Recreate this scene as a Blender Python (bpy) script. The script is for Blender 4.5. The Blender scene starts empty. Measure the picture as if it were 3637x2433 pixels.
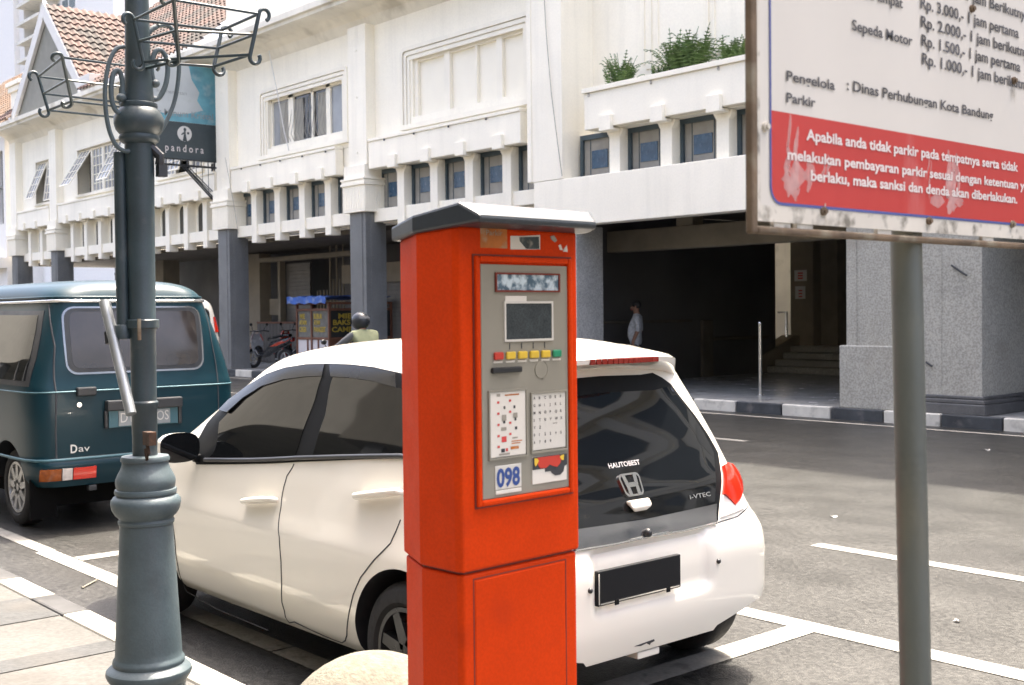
import bpy, math, random
import numpy as np
from mathutils import Vector, Matrix
from mathutils.geometry import delaunay_2d_cdt

random.seed(7); np.random.seed(7)
C = bpy.context.scene.collection
SC = bpy.context.scene

# ------------------------------------------------------------------ camera, sky, sun, exposure
EYE = 1.62
FPX = 4174.6                     # focal length in pixels of the 3637 x 2433 photograph
YAW, PITCH, ROLL = math.radians(41.06), math.radians(-1.49), math.radians(-0.594)
_f = np.array([-math.cos(YAW)*math.cos(PITCH), math.sin(YAW)*math.cos(PITCH), math.sin(PITCH)])
_r = np.array([math.sin(YAW), math.cos(YAW), 0.0]); _u = np.cross(_r, _f)
_r, _u = _r*math.cos(ROLL)+_u*math.sin(ROLL), -_r*math.sin(ROLL)+_u*math.cos(ROLL)
cam_d = bpy.data.cameras.new('camera'); cam = bpy.data.objects.new('camera', cam_d); C.objects.link(cam)
cam_d.sensor_width = 36; cam_d.lens = 36*FPX/3637; cam_d.clip_start = .05; cam_d.clip_end = 2000
cam_d.dof.use_dof = True; cam_d.dof.focus_distance = 5.0; cam_d.dof.aperture_fstop = 8.0
cam.matrix_world = Matrix(((_r[0], _u[0], -_f[0], 0), (_r[1], _u[1], -_f[1], 0), (_r[2], _u[2], -_f[2], EYE), (0, 0, 0, 1)))
SC.camera = cam
SUN = Vector((-.10, .33, .94)).normalized()
w = bpy.data.worlds.new('World'); SC.world = w; w.use_nodes = True
nt = w.node_tree; bg = nt.nodes['Background']
sky = nt.nodes.new('ShaderNodeTexSky'); sky.sky_type = 'NISHITA'; sky.sun_disc = False
sky.sun_elevation = math.asin(SUN.z); sky.sun_rotation = math.atan2(SUN.x, SUN.y)
sky.air_density = .7; sky.dust_density = 9.0; sky.ozone_density = 0.
nt.links.new(sky.outputs[0], bg.inputs[0]); bg.inputs[1].default_value = .15
sl = bpy.data.lights.new('sun', 'SUN'); so = bpy.data.objects.new('sun', sl); C.objects.link(so)
sl.energy = 2.0; sl.angle = math.radians(.6); sl.color = (1, .91, .77)
so.rotation_euler = SUN.to_track_quat('Z', 'Y').to_euler()
SC.view_settings.view_transform = 'Standard'; SC.view_settings.look = 'None'
SC.view_settings.exposure = 2.6; SC.view_settings.gamma = 1

# ------------------------------------------------------------------ measuring helpers (photo pixel -> point on a real plane)
EYEP = np.array([0, 0, EYE])
def ray(p): return _f + _r*(p[0]-1818.5)/FPX - _u*(p[1]-1216.5)/FPX
def on_x(p, x): d = ray(p); return EYEP + d*(x/d[0])
def on_y(p, y): d = ray(p); return EYEP + d*(y/d[1])
def on_z(p, z): d = ray(p); return EYEP + d*((z-EYE)/d[2])
def on_plane(p, o, n):
    d = ray(p); o = np.array(o); n = np.array(n); return EYEP + d*(((o-EYEP)@n)/(d@n))
def Dp(x, y): return (x*1.5516, y*1.5516)

# ------------------------------------------------------------------ materials
def mat(name, col, rough=.6, metal=0., var=.12, scale=3., streak=0., dirt=None, dirt_amt=.0, dirt_scale=2., fine=0., fscale=60.,
        bump=0., bscale=40., spec=.5, coat=0., alpha=1., stretch=1., rvar=.06):
    m = bpy.data.materials.new(name); m.use_nodes = True
    t = m.node_tree; b = t.nodes['Principled BSDF']; N = t.nodes; L = t.links
    b.inputs['Roughness'].default_value = rough; b.inputs['Metallic'].default_value = metal
    b.inputs['Specular IOR Level'].default_value = spec
    if coat: b.inputs['Coat Weight'].default_value = coat; b.inputs['Coat Roughness'].default_value = .03
    if alpha < 1: b.inputs['Alpha'].default_value = alpha
    tc = N.new('ShaderNodeTexCoord')
    def noise(sc, det=4., zs=1.):
        mp = N.new('ShaderNodeMapping'); mp.inputs['Scale'].default_value = (1, 1, zs)
        L.new(tc.outputs['Object'], mp.inputs[0])
        n = N.new('ShaderNodeTexNoise'); n.inputs['Scale'].default_value = sc; n.inputs['Detail'].default_value = det
        L.new(mp.outputs[0], n.inputs['Vector']); return n.outputs[0]
    def mixc(fac, a, bb, blend='MIX'):
        x = N.new('ShaderNodeMix'); x.data_type = 'RGBA'; x.blend_type = blend
        if isinstance(fac, (int, float)): x.inputs[0].default_value = fac
        else: L.new(fac, x.inputs[0])
        for k, v in ((6, a), (7, bb)):
            if isinstance(v, tuple): x.inputs[k].default_value = (*v[:3], 1)
            else: L.new(v, x.inputs[k])
        return x.outputs[2]
    def ramp(s, lo, hi, a=0., bb=1.):
        r = N.new('ShaderNodeMapRange'); r.inputs[1].default_value = lo; r.inputs[2].default_value = hi
        r.inputs[3].default_value = a; r.inputs[4].default_value = bb; r.clamp = True
        L.new(s, r.inputs[0]); return r.outputs[0]
    lo = tuple(c*(1-var) for c in col); hi = tuple(min(1, c*(1+var)) for c in col)
    cur = mixc(ramp(noise(scale, 5, stretch), .3, .7), lo, hi)
    if fine: cur = mixc(ramp(noise(fscale, 2), .35, .65), mixc(1., cur, (1-fine,)*3, 'MULTIPLY'), mixc(1., cur, (1+fine,)*3, 'MULTIPLY'))
    if dirt is not None: cur = mixc(ramp(noise(dirt_scale, 6, stretch), .62-.25*dirt_amt, .78-.25*dirt_amt, 0, min(1, .35+dirt_amt)), cur, dirt)
    if streak: cur = mixc(ramp(noise(5., 5, .08), .5, .8, 0, streak), cur, tuple(c*.45 for c in col))
    L.new(cur, b.inputs['Base Color'])
    rr = ramp(noise(scale*2.3, 4), .3, .7, max(0, rough-rvar), min(1, rough+rvar)); L.new(rr, b.inputs['Roughness'])
    if bump:
        bp = N.new('ShaderNodeBump'); bp.inputs['Strength'].default_value = bump; bp.inputs['Distance'].default_value = .01
        L.new(noise(bscale, 4), bp.inputs['Height']); L.new(bp.outputs[0], b.inputs['Normal'])
    return m

WHITE_WALL = mat('white_render', (.955, .90, .765), .85, var=.04, scale=.8, streak=.15, fine=.02, fscale=30, bump=.08)
WALL_DIRTY = mat('cornice_render', (.80, .755, .65), .85, var=.08, scale=1.2, dirt=(.42, .38, .30), dirt_amt=.25, dirt_scale=1.4, streak=.2)
TRIM_WALL = mat('moulding_render', (.92, .865, .735), .8, var=.05, scale=1.5, streak=.06)
PANEL_WALL = mat('blank_panel_render', (.93, .875, .74), .8, var=.05, scale=.9)
RUST_DK = mat('dark_rust', (.045, .024, .014), .85, var=.4, scale=20, dirt=(.22, .075, .02), dirt_amt=.12, dirt_scale=20)
GREY_SPECK = mat('speckled_grey_column', (.40, .395, .375), .5, var=.1, scale=2., fine=.2, fscale=40, streak=.12)
GREY_STONE = mat('grey_column_stone', (.15, .155, .155), .5, var=.12, scale=2., fine=.12, fscale=45, streak=.15)
GRANITE = mat('granite', (.36, .35, .31), .45, var=.08, scale=2., fine=.22, fscale=38, dirt=(.26, .24, .2), dirt_amt=.25, dirt_scale=1.1, streak=.12)
GRANITE_DARK = mat('dark_plinth_stone', (.10, .10, .10), .45, var=.2, scale=5., fine=.1)
ASPHALT = mat('asphalt', (.0285, .0285, .0262), .42, var=.16, scale=.9, fine=.55, fscale=30, dirt=(.0195, .0195, .019), dirt_amt=.3, dirt_scale=.35, bump=.5, bscale=90)
PAINT = mat('road_paint', (.21, .205, .185), .75, var=.08, scale=4., dirt=(.09, .085, .08), dirt_amt=.3, dirt_scale=11., fine=.10)
YELLOWISH = mat('edge_line_paint', (.42, .39, .33), .8, var=.1, dirt=(.17, .16, .15), dirt_amt=.4, dirt_scale=6)
KERB_W = mat('kerb_white_paint', (.28, .27, .235), .8, var=.14, scale=5, dirt=(.2, .19, .17), dirt_amt=.3, dirt_scale=6)
KERB_G = mat('worn_dark_kerb_paint', (.042, .043, .044), .85, var=.3, scale=5, dirt=(.08, .077, .07), dirt_amt=.4, dirt_scale=6)
KERB_WF = mat('far_kerb_white_lightened', (.58, .56, .50), .8, var=.12, scale=5, dirt=(.2, .19, .17), dirt_amt=.25, dirt_scale=6)  # kerb white lightened to make up for the shade on the far side
KERB_B = mat('kerb_black_paint', (.045, .05, .055), .8, var=.3, scale=5, dirt=(.16, .15, .14), dirt_amt=.2, dirt_scale=6)
PAVE_N = mat('near_paving', (.076, .075, .070), .9, var=.12, scale=2., fine=.14, fscale=45, dirt=(.06, .056, .05), dirt_amt=.3, dirt_scale=2.5, bump=.3)
PAVE_G = mat('grey_paving_band', (.046, .048, .048), .9, var=.12, scale=3., fine=.15, fscale=45, dirt=(.068, .064, .057), dirt_amt=.25, bump=.3)
PAVE_F = mat('polished_pavement', (.42, .42, .40), .22, var=.1, scale=1.5, fine=.1, fscale=25)
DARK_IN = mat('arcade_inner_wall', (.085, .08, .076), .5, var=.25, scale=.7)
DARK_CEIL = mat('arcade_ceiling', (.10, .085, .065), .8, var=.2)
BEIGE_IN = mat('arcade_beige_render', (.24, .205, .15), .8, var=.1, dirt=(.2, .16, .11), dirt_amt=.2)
SHUTTER = mat('shutter_metal', (.16, .15, .135), .5, .3, var=.15)
LAMP_PAINT = mat('blue_grey_paint', (.025, .042, .050), .45, var=.2, scale=7., dirt=(.10, .105, .105), dirt_amt=.12, dirt_scale=9, streak=.2, fine=.06, fscale=120)
LAMP_BASE = mat('blue_grey_cast_iron', (.060, .085, .096), .5, var=.16, scale=7., dirt=(.022, .026, .028), dirt_amt=.18, dirt_scale=5, streak=.35, fine=.05, fscale=120, bump=.12, bscale=60)
PIPE = mat('galvanised_pipe', (.27, .29, .30), .4, .6, var=.2, scale=9)
RUST = mat('rusty_steel', (.12, .085, .055), .85, .1, var=.4, scale=12, dirt=(.22, .195, .145), dirt_amt=.5, dirt_scale=14, bump=.3)
POST_GREEN = mat('weathered_green_post', (.10, .11, .10), .45, .25, var=.2, scale=8, dirt=(.17, .16, .115), dirt_amt=.4, dirt_scale=7, stretch=.3, streak=.2, bump=.1)
ORANGE = mat('orange_paint', (.55, .039, .001), .55, spec=.12, var=.08, scale=5, dirt=(.40, .03, .004), dirt_amt=.14, dirt_scale=7, fine=.06, fscale=150, streak=.10)
ORANGE_DK = mat('orange_seam', (.16, .02, .01), .6)
LID = mat('dark_blue_lid', (.018, .026, .036), .38, spec=.6, rvar=.03, var=.1, scale=6, fine=.05)
SILVER = mat('grey_panel', (.26, .25, .212), .45, .1, var=.06, scale=9, dirt=(.3, .28, .24), dirt_amt=.15, dirt_scale=12)
PANE_REFLECT = mat('painted_reflection', (.10, .16, .22), .15, var=.2, scale=30, dirt=(.55, .66, .74), dirt_amt=.75, dirt_scale=48)  # pale mottling paints a sky and tree reflection into the pane colour
SCREEN = mat('screen_glass', (.045, .055, .06), .2, var=.15, scale=40, fine=.2, fscale=300)
PLATE_BLACK = mat('plate_black', (.008, .009, .011), .5, spec=.2)
BLACK = mat('black_plastic', (.02, .022, .025), .4, var=.2)
RUBBER = mat('tyre_rubber', (.010, .010, .011), .75, var=.25, scale=12, bump=.2)
LABEL = mat('white_label', (.66, .64, .60), .5, var=.04)
KEYS = mat('keypad_face', (.58, .57, .54), .5, var=.03)
INK = mat('dark_ink', (.035, .038, .045), .6)
INK_BLUE = mat('blue_ink', (.03, .07, .25), .5)
INK_RED = mat('red_ink', (.55, .06, .06), .5)
RED_BTN = mat('red_button', (.48, .045, .03), .35); YEL_BTN = mat('yellow_button', (.66, .46, .05), .35); GRN_BTN = mat('green_button', (.02, .24, .13), .35)
STK_BROWN = mat('worn_brown_sticker', (.42, .13, .02), .6, var=.25, scale=20, dirt=(.34, .30, .22), dirt_amt=.3, dirt_scale=30)
STK_DARK = mat('dark_sticker', (.03, .045, .05), .5, var=.4, scale=40, dirt=(.4, .38, .33), dirt_amt=.25, dirt_scale=50)
CAR_WHITE = mat('white_car_paint', (.74, .715, .635), .3, var=.0, coat=1., rvar=0)
TRIM_BLACK = mat('gloss_black_trim', (.006, .007, .008), .5, var=.1, spec=.12)
VISOR = mat('rain_visor_plastic', (.006, .007, .009), .22, var=0, spec=.45)
FLAT_BLACK = mat('matt_black', (.004, .004, .004), .9, spec=.1)
GLASS = mat('tinted_glass', (.006, .007, .008), .03, var=.1, spec=.5, rvar=0)
GLASS_VAN = mat('brown_tinted_glass', (.028, .023, .021), .06, var=.3, scale=3, spec=.7)
CHROME = mat('chrome', (.75, .75, .74), .15, 1., var=.03)
GARNISH = mat('smoked_chrome', (.26, .265, .27), .16, .9, var=.1)
BRAKE_RED = mat('dark_red_lens', (.20, .02, .012), .25)
LAMP_RED = mat('red_lens', (.55, .025, .01), .12, var=.1, coat=1.)
LAMP_ORANGE = mat('amber_lens', (.24, .06, .01), .2, var=.2, scale=30)
LAMP_CLEAR = mat('clear_lens', (.55, .50, .46), .15, var=.15, scale=30)
LAMP_PALE = mat('pale_lens', (.68, .58, .54), .12, var=.05, coat=1.)
RIM = mat('dark_alloy', (.05, .052, .056), .3, .7)
STEEL_RIM = mat('silver_wheel', (.42, .42, .41), .35, .7, var=.2, scale=14)
VAN_GREEN = mat('teal_van_paint', (.001, .021, .031), .35, spec=.25, var=.12, coat=.10, rvar=0, scale=2, dirt=(.006, .036, .050), dirt_amt=.15, dirt_scale=2.5)
VAN_TRIM = mat('pale_teal_trim', (.05, .12, .145), .4, .2)
STONE_BALL = mat('ball_concrete', (.125, .118, .093), .9, var=.12, scale=8, fine=.16, fscale=70, dirt=(.06, .06, .03), dirt_amt=.25, dirt_scale=6, bump=.5, bscale=90)
TILE = mat('red_roof_tile', (.09, .054, .044), .85, var=.25, scale=6, dirt=(.038, .034, .03), dirt_amt=.6, dirt_scale=.9, fine=.18, fscale=4.)
TILE_OR = mat('orange_roof_tile', (.12, .075, .045), .85, var=.25, scale=6, dirt=(.14, .12, .10), dirt_amt=.45, dirt_scale=.8, fine=.18, fscale=4.)
GABLE_GREY = mat('grey_gable_render', (.25, .245, .21), .85, var=.08)
WIN_DARK = mat('window_frame_dark', (.05, .075, .09), .5, var=.15)
WIN_GREY = mat('window_board_grey', (.30, .285, .25), .6, var=.1, scale=6)
WIN_BLUE = mat('blue_pane', (.035, .085, .15), .25, var=.25, scale=4)
WIN_BLACK = mat('dark_pane', (.03, .032, .032), .2, var=.3, scale=2)
CURTAIN = mat('grey_curtain', (.40, .38, .33), .8, var=.1)
PANE_SKY = mat('pale_pane', (.30, .31, .32), .08, var=.15, scale=2)
LEAF = mat('fern_green', (.10, .17, .045), .6, var=.4, scale=9)
TOWER = mat('pale_tower_render', (.86, .83, .78), .85, var=.03, streak=.04)
TOWER_WIN = mat('tower_glass', (.16, .20, .21), .3, var=.3, scale=2)
SIGN_WHITE = mat('sign_enamel', (.56, .535, .49), .5, var=.03, scale=4, dirt=(.45, .42, .37), dirt_amt=.1, dirt_scale=3, stretch=.3)
SIGN_RED = mat('sign_red', (.42, .034, .028), .5, var=.05, scale=4, dirt=(.56, .30, .285), dirt_amt=.26, dirt_scale=5.5, stretch=.25)
SIGN_BLUE = mat('sign_blue', (.06, .08, .25), .5)
SIGN_TEXT = mat('faded_black_print', (.07, .072, .08), .6, var=.4, scale=14)
SIGN_TEXT_W = mat('white_print', (.62, .57, .55), .6, var=.05)
SCUFF = mat('scuffed_paint', (.66, .42, .40), .6, var=.15, scale=40, alpha=.42)
GRIME = mat('grime_paint', (.55, .52, .46), .7, var=.1, scale=9, dirt=(.10, .09, .07), dirt_amt=.5, dirt_scale=26)
HANG_TOP = mat('faded_poster', (.46, .49, .49), .6, var=.10, scale=1.5, dirt=(.30, .36, .30), dirt_amt=.12, dirt_scale=2.2)
HANG_CYAN = mat('cyan_print', (.13, .33, .40), .6, var=.25, scale=2.2, dirt=(.42, .50, .52), dirt_amt=.3, dirt_scale=2.6)
HANG_DARK = mat('charcoal_poster', (.045, .06, .065), .6, var=.1)
SKIN = mat('skin', (.26, .14, .09), .6); HAIR = mat('black_hair', (.015, .014, .013), .6)
TARP = mat('blue_tarpaulin', (.04, .12, .42), .5, var=.3, scale=4, dirt=(.35, .42, .55), dirt_amt=.3, dirt_scale=5)
WOOD = mat('brown_cart_wood', (.14, .055, .03), .6, var=.2, scale=9)
PALE_BOARD = mat('pale_cart_board', (.60, .57, .57), .6, var=.06)
YELLOW_TXT = mat('yellow_lettering', (.42, .30, .03), .6)
CART_GLASS = mat('cart_glass', (.11, .11, .10), .12, var=.4, scale=7)

# ------------------------------------------------------------------ mesh helpers
class MB:
    def __init__(s): s.v = []; s.f = []; s.m = []
    def add(s, vs, fs, mi=0):
        o = len(s.v); s.v += [tuple(map(float, p)) for p in vs]
        s.f += [tuple(i+o for i in f) for f in fs]; s.m += [mi]*len(fs); return s
    def box(s, x0, x1, y0, y1, z0, z1, mi=0):
        x0, x1 = min(x0, x1), max(x0, x1); y0, y1 = min(y0, y1), max(y0, y1); z0, z1 = min(z0, z1), max(z0, z1)
        return s.add([(x0, y0, z0), (x1, y0, z0), (x1, y1, z0), (x0, y1, z0), (x0, y0, z1), (x1, y0, z1), (x1, y1, z1), (x0, y1, z1)],
                     [(0, 3, 2, 1), (4, 5, 6, 7), (0, 1, 5, 4), (1, 2, 6, 5), (2, 3, 7, 6), (3, 0, 4, 7)], mi)
    def prism(s, pts, axis, a0, a1, mi=0):
        """polygon pts (2-D, counter-clockwise) swept along axis; axis 'y': pts are (x,z); 'x': (y,z); 'z': (x,y)"""
        def p3(p, a): return {'y': (p[0], a, p[1]), 'x': (a, p[0], p[1]), 'z': (p[0], p[1], a)}[axis]
        n = len(pts); vs = [p3(p, a0) for p in pts]+[p3(p, a1) for p in pts]
        fs = [tuple(range(n)), tuple(range(2*n-1, n-1, -1))]+[(i, i+n, (i+1) % n+n, (i+1) % n) for i in range(n)]
        return s.add(vs, fs, mi)
    def lathe(s, prof, cx, cy, n=32, mi=0, cap=True):
        vs = []; fs = []
        for r, z in prof:
            for k in range(n):
                a = 2*math.pi*k/n; vs.append((cx+r*math.cos(a), cy+r*math.sin(a), z))
        for i in range(len(prof)-1):
            for k in range(n):
                k2 = (k+1) % n; fs.append((i*n+k, i*n+k2, (i+1)*n+k2, (i+1)*n+k))
        if cap: fs += [tuple(range(n-1, -1, -1)), tuple(range((len(prof)-1)*n, len(prof)*n))]
        return s.add(vs, fs, mi)
    def tube(s, pts, r, n=10, mi=0, flat=1., closed=False):
        P = [np.array(p, float) for p in pts]; m = len(P); R = r if hasattr(r, '__len__') else [r]*m
        vs = []; fs = []; up = None
        for i in range(m):
            a = P[(i-1) % m if closed else max(i-1, 0)]; b = P[(i+1) % m if closed else min(i+1, m-1)]
            t = b-a; t = t/(np.linalg.norm(t)+1e-12)
            if up is None: up = np.array([0, 0, 1.]) if abs(t[2]) < .9 else np.array([1., 0, 0])
            x = np.cross(up, t); x /= np.linalg.norm(x)+1e-12; y = np.cross(t, x); up = y
            for k in range(n):
                q = 2*math.pi*k/n; vs.append(P[i]+R[i]*(math.cos(q)*x+flat*math.sin(q)*y))
        for i in range(m if closed else m-1):
            j = (i+1) % m
            for k in range(n):
                k2 = (k+1) % n; fs.append((i*n+k, i*n+k2, j*n+k2, j*n+k))
        if not closed: fs += [tuple(range(n-1, -1, -1)), tuple(range((m-1)*n, m*n))]
        return s.add(vs, fs, mi)
    def sphere(s, c, rx, ry=None, rz=None, nu=24, nv=14, mi=0):
        ry = ry or rx; rz = rz or rx; prof = []
        vs = []; fs = []
        for i in range(nv+1):
            t = math.pi*i/nv
            for k in range(nu):
                a = 2*math.pi*k/nu; vs.append((c[0]+rx*math.sin(t)*math.cos(a), c[1]+ry*math.sin(t)*math.sin(a), c[2]-rz*math.cos(t)))
        for i in range(nv):
            for k in range(nu):
                k2 = (k+1) % nu; fs.append((i*nu+k, i*nu+k2, (i+1)*nu+k2, (i+1)*nu+k))
        return s.add(vs, fs, mi)
    def disc_x(s, c, r, axis=1, w=.0, n=32, mi=0):
        """short cylinder about axis 1 (y) or 0 (x)"""
        vs = []
        for sgn in (-1, 1):
            for k in range(n):
                a = 2*math.pi*k/n; d = (r*math.cos(a), sgn*w/2, r*math.sin(a)) if axis == 1 else (sgn*w/2, r*math.cos(a), r*math.sin(a))
                vs.append((c[0]+d[0], c[1]+d[1], c[2]+d[2]))
        fs = [tuple(range(n)), tuple(range(2*n-1, n-1, -1))]+[(k, k+n, (k+1) % n+n, (k+1) % n) for k in range(n)]
        return s.add(vs, fs, mi)
    def ring_y(s, c, prof, n=40, mi=0):
        """profile (radius, y offset) closed, turned about the y axis"""
        m = len(prof); vs = []; fs = []
        for k in range(n):
            a = 2*math.pi*k/n
            for r, y in prof: vs.append((c[0]+r*math.cos(a), c[1]+y, c[2]+r*math.sin(a)))
        for k in range(n):
            k2 = (k+1) % n
            for j in range(m):
                j2 = (j+1) % m; fs.append((k*m+j, k*m+j2, k2*m+j2, k2*m+j))
        return s.add(vs, fs, mi)
    def grid(s, P, mi=0, closed_u=False):
        nr = len(P); ncol = len(P[0]); vs = [p for r in P for p in r]
        fs = [(i*ncol+j, i*ncol+j+1, (i+1)*ncol+j+1, (i+1)*ncol+j) for i in range(nr-1) for j in range(ncol-1)]
        if closed_u: fs += [(i*ncol+ncol-1, i*ncol, (i+1)*ncol, (i+1)*ncol+ncol-1) for i in range(nr-1)]
        return s.add(vs, fs, mi)
    def build(s, name, m, parent=None, smooth=None, bev=0., loc=None):
        org = ORI.get(parent.name, (0, 0, 0)) if parent else (loc or (0, 0, 0))
        me = bpy.data.meshes.new(name)
        me.from_pydata([(p[0]-org[0], p[1]-org[1], p[2]-org[2]) for p in s.v], [], s.f)
        ms = m if isinstance(m, (list, tuple)) else [m]
        for q in ms: me.materials.append(q)
        if len(ms) > 1: me.polygons.foreach_set('material_index', s.m)
        me.update()
        if smooth is not None:
            me.shade_smooth(); me.set_sharp_from_angle(angle=math.radians(smooth))
        o = bpy.data.objects.new(name, me); C.objects.link(o)
        if parent: o.parent = parent
        elif loc: o.location = loc
        ORI[o.name] = org
        if bev:
            b = o.modifiers.new('bevel', 'BEVEL'); b.width = bev; b.segments = 2; b.limit_method = 'ANGLE'; b.angle_limit = math.radians(40)
        return o
ORI = {}
def tag(o, label, cat, group=None, kind=None):
    if label: o['label'] = label
    if cat: o['category'] = cat
    if group: o['group'] = group
    if kind: o['kind'] = kind
    return o
def thing(name, loc, label, cat, group=None, rz=0.):
    o = bpy.data.objects.new(name, None); o.empty_display_size = .2; C.objects.link(o)
    o.location = loc; o.rotation_euler.z = rz; ORI[o.name] = tuple(loc) if rz == 0 else (0, 0, 0)
    return tag(o, label, cat, group)
def struct(name, mb, m, **k):
    o = mb.build(name, m, **k); o['kind'] = 'structure'; return o
def kids(o): return [c for c in bpy.data.objects if c.parent == o]
def dup_part(o, parent, d):
    c = o.copy(); C.objects.link(c); c.parent = parent; c.location = Vector(o.location)+Vector(d); ORI[c.name] = ORI.get(o.name, (0, 0, 0))
    for k in kids(o):
        kc = k.copy(); C.objects.link(kc); kc.parent = c
    return c
def dup_thing(root, loc, rz, label):
    c = root.copy(); C.objects.link(c); c.location = loc; c.rotation_euler.z = rz; c['label'] = label
    for k in kids(root):
        kc = k.copy(); C.objects.link(kc); kc.parent = c
        for g in kids(k):
            gc = g.copy(); C.objects.link(gc); gc.parent = kc
    return c
def text(mb, body, o, ex, ey, height=None, width=None, align='LEFT', bold=0., mi=0, cap=.70):
    """lettering as flat mesh: o = left end of the baseline, ex/ey = unit vectors; cap height and overall width in metres"""
    cu = bpy.data.curves.new('lettering', 'FONT'); cu.body = body; cu.size = 1; cu.offset = bold; cu.resolution_u = 3
    ob = bpy.data.objects.new('lettering', cu); me = bpy.data.meshes.new_from_object(ob)
    P = np.array([v.co[:] for v in me.vertices]); F = [tuple(p.vertices) for p in me.polygons]
    bpy.data.objects.remove(ob); bpy.data.curves.remove(cu); bpy.data.meshes.remove(me)
    if len(P) == 0: return
    sy = height/cap; x0, x1 = P[:, 0].min(), P[:, 0].max(); sx = width/(x1-x0) if width else sy
    o = np.array(o, float); ex = np.array(ex, float); ey = np.array(ey, float)
    off = {'LEFT': 0, 'CENTER': .5, 'RIGHT': 1}[align]*(x1-x0)
    V = [o+ex*((p[0]-x0-off)*sx)+ey*(p[1]*sy) for p in P]
    mb.add(V, F, mi)
def rrect(x0, x1, z0, z1, r, n=5):
    pts = []
    for cx, cz, a in ((x1-r, z0+r, -90), (x1-r, z1-r, 0), (x0+r, z1-r, 90), (x0+r, z0+r, 180)):
        for k in range(n+1):
            t = math.radians(a+90*k/n); pts.append((cx+r*math.cos(t), cz+r*math.sin(t)))
    return pts
def wall_with_holes(mb, x0, x1, z0, z1, y0, y1, holes, mi=0):
    xs = sorted({x0, x1, *[h[0] for h in holes], *[h[1] for h in holes]}); zs = sorted({z0, z1, *[h[2] for h in holes], *[h[3] for h in holes]})
    xs = [x for x in xs if x0 <= x <= x1]; zs = [z for z in zs if z0 <= z <= z1]
    for i in range(len(xs)-1):
        for j in range(len(zs)-1):
            cx, cz = (xs[i]+xs[i+1])/2, (zs[j]+zs[j+1])/2
            if any(h[0] < cx < h[1] and h[2] < cz < h[3] for h in holes): continue
            mb.box(xs[i], xs[i+1], y0, y1, zs[j], zs[j+1], mi)

# ================================================================== THE SETTING
KZ, FZ = .12, .16                # near and far pavement heights
struct('ground', MB().box(-400, 400, -400, 400, -.6, -.02), ASPHALT)
rd = MB(); rd.grid([[(x, y, 0) for x in (-140, -60, -30, -10, 0, 15, 60)] for y in (2.27, 6, 10, 14.88)][::-1]); struct('road', rd, ASPHALT)
mk = MB()
def strip(x0, x1, y0, y1, z=.004): mk.add([(x0, y0, z), (x1, y0, z), (x1, y1, z), (x0, y1, z)], [(0, 1, 2, 3)])
struct('parking_line', (strip(-30, 12, 4.965, 5.115), strip(-30, -8.2, 2.82, 2.93), strip(-8.2, -5.0, 2.79, 2.92), strip(-4.98, 12, 2.79, 2.92), mk)[-1], PAINT)
mk = MB(); strip(-3.58, -3.42, 2.95, 4.96, .004); strip(-7.87, -7.72, 2.93, 4.96, .004); strip(-13.2, -13.05, 2.94, 4.96, .004); struct('parking_bay_line', mk, PAINT)
mk = MB(); strip(-4.70, 2.0, 6.77, 6.90); strip(6, 12, 6.77, 6.90); strip(-12.6, -8.98, 11.56, 11.68); strip(-23, -18, 11.56, 11.68); struct('lane_line', mk, PAINT)
mk = MB(); strip(-60, 25, 14.36, 14.46); struct('edge_line', mk, YELLOWISH)
# near pavement: kerb stones painted black and white, concrete paving with grey bands
np_ = MB(); np_.box(-60, 14, -2.6, 2.13, -.3, KZ); struct('near_pavement', np_, PAVE_N)
bd = MB()
for x0, x1 in ((-6.42, -5.92), (-5.30, -5.12), (-8.3, -7.9), (-10.6, -10.2), (-2.9, -2.6), (-.6, -.1)): bd.add([(x0, -2.6, KZ+.004), (x1, -2.6, KZ+.004), (x1, 2.128, KZ+.004), (x0, 2.128, KZ+.004)], [(0, 1, 2, 3)])
struct('paving_band', bd, PAVE_G)
kw = MB(); kb = MB(); x = -6.34; edges = [-6.34]
blocks = [(-6.92, -6.36, 0), (-6.36, -5.90, 1), (-5.90, -5.2, 0), (-5.2, -4.95, 1), (-4.95, -4.2, 0), (-4.2, -3.6, 1), (-3.6, -3., 0), (-3., -2.4, 1)]
x = -6.92
for k in range(40): blocks.append((x-.6, x, (k+1) % 2)); x -= .6
x = -2.4
for k in range(22): blocks.append((x, x+.6, k % 2)); x += .6
for x0, x1, b in blocks: (kb if b else kw).box(x0+.004, x1-.004, 2.132, 2.27, -.2, KZ+.012)
struct('near_kerb_white', kw, KERB_W, bev=.012); struct('near_kerb_black', kb, KERB_G, bev=.012)
# far pavement, polished, with its painted kerb
struct('far_pavement', MB().box(-140, 30, 14.97, 32, -.3, FZ), PAVE_F)
kw = MB(); kb = MB(); x = -9.08; k = 0
while x < 20: (kb if k % 2 else kw).box(x+.01, x+.86, 14.86+.004*(k % 3), 14.966, -.2, FZ+.01); x += .87; k += 1
x = -9.08-.87; k = 1
while x > -60: (kb if k % 2 else kw).box(x+.01, x+.86, 14.86+.004*(k % 3), 14.966, -.2, FZ+.01); x -= .87; k += 1
struct('far_kerb_white', kw, KERB_WF, bev=.015); struct('far_kerb_black', kb, KERB_B, bev=.015)

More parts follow.
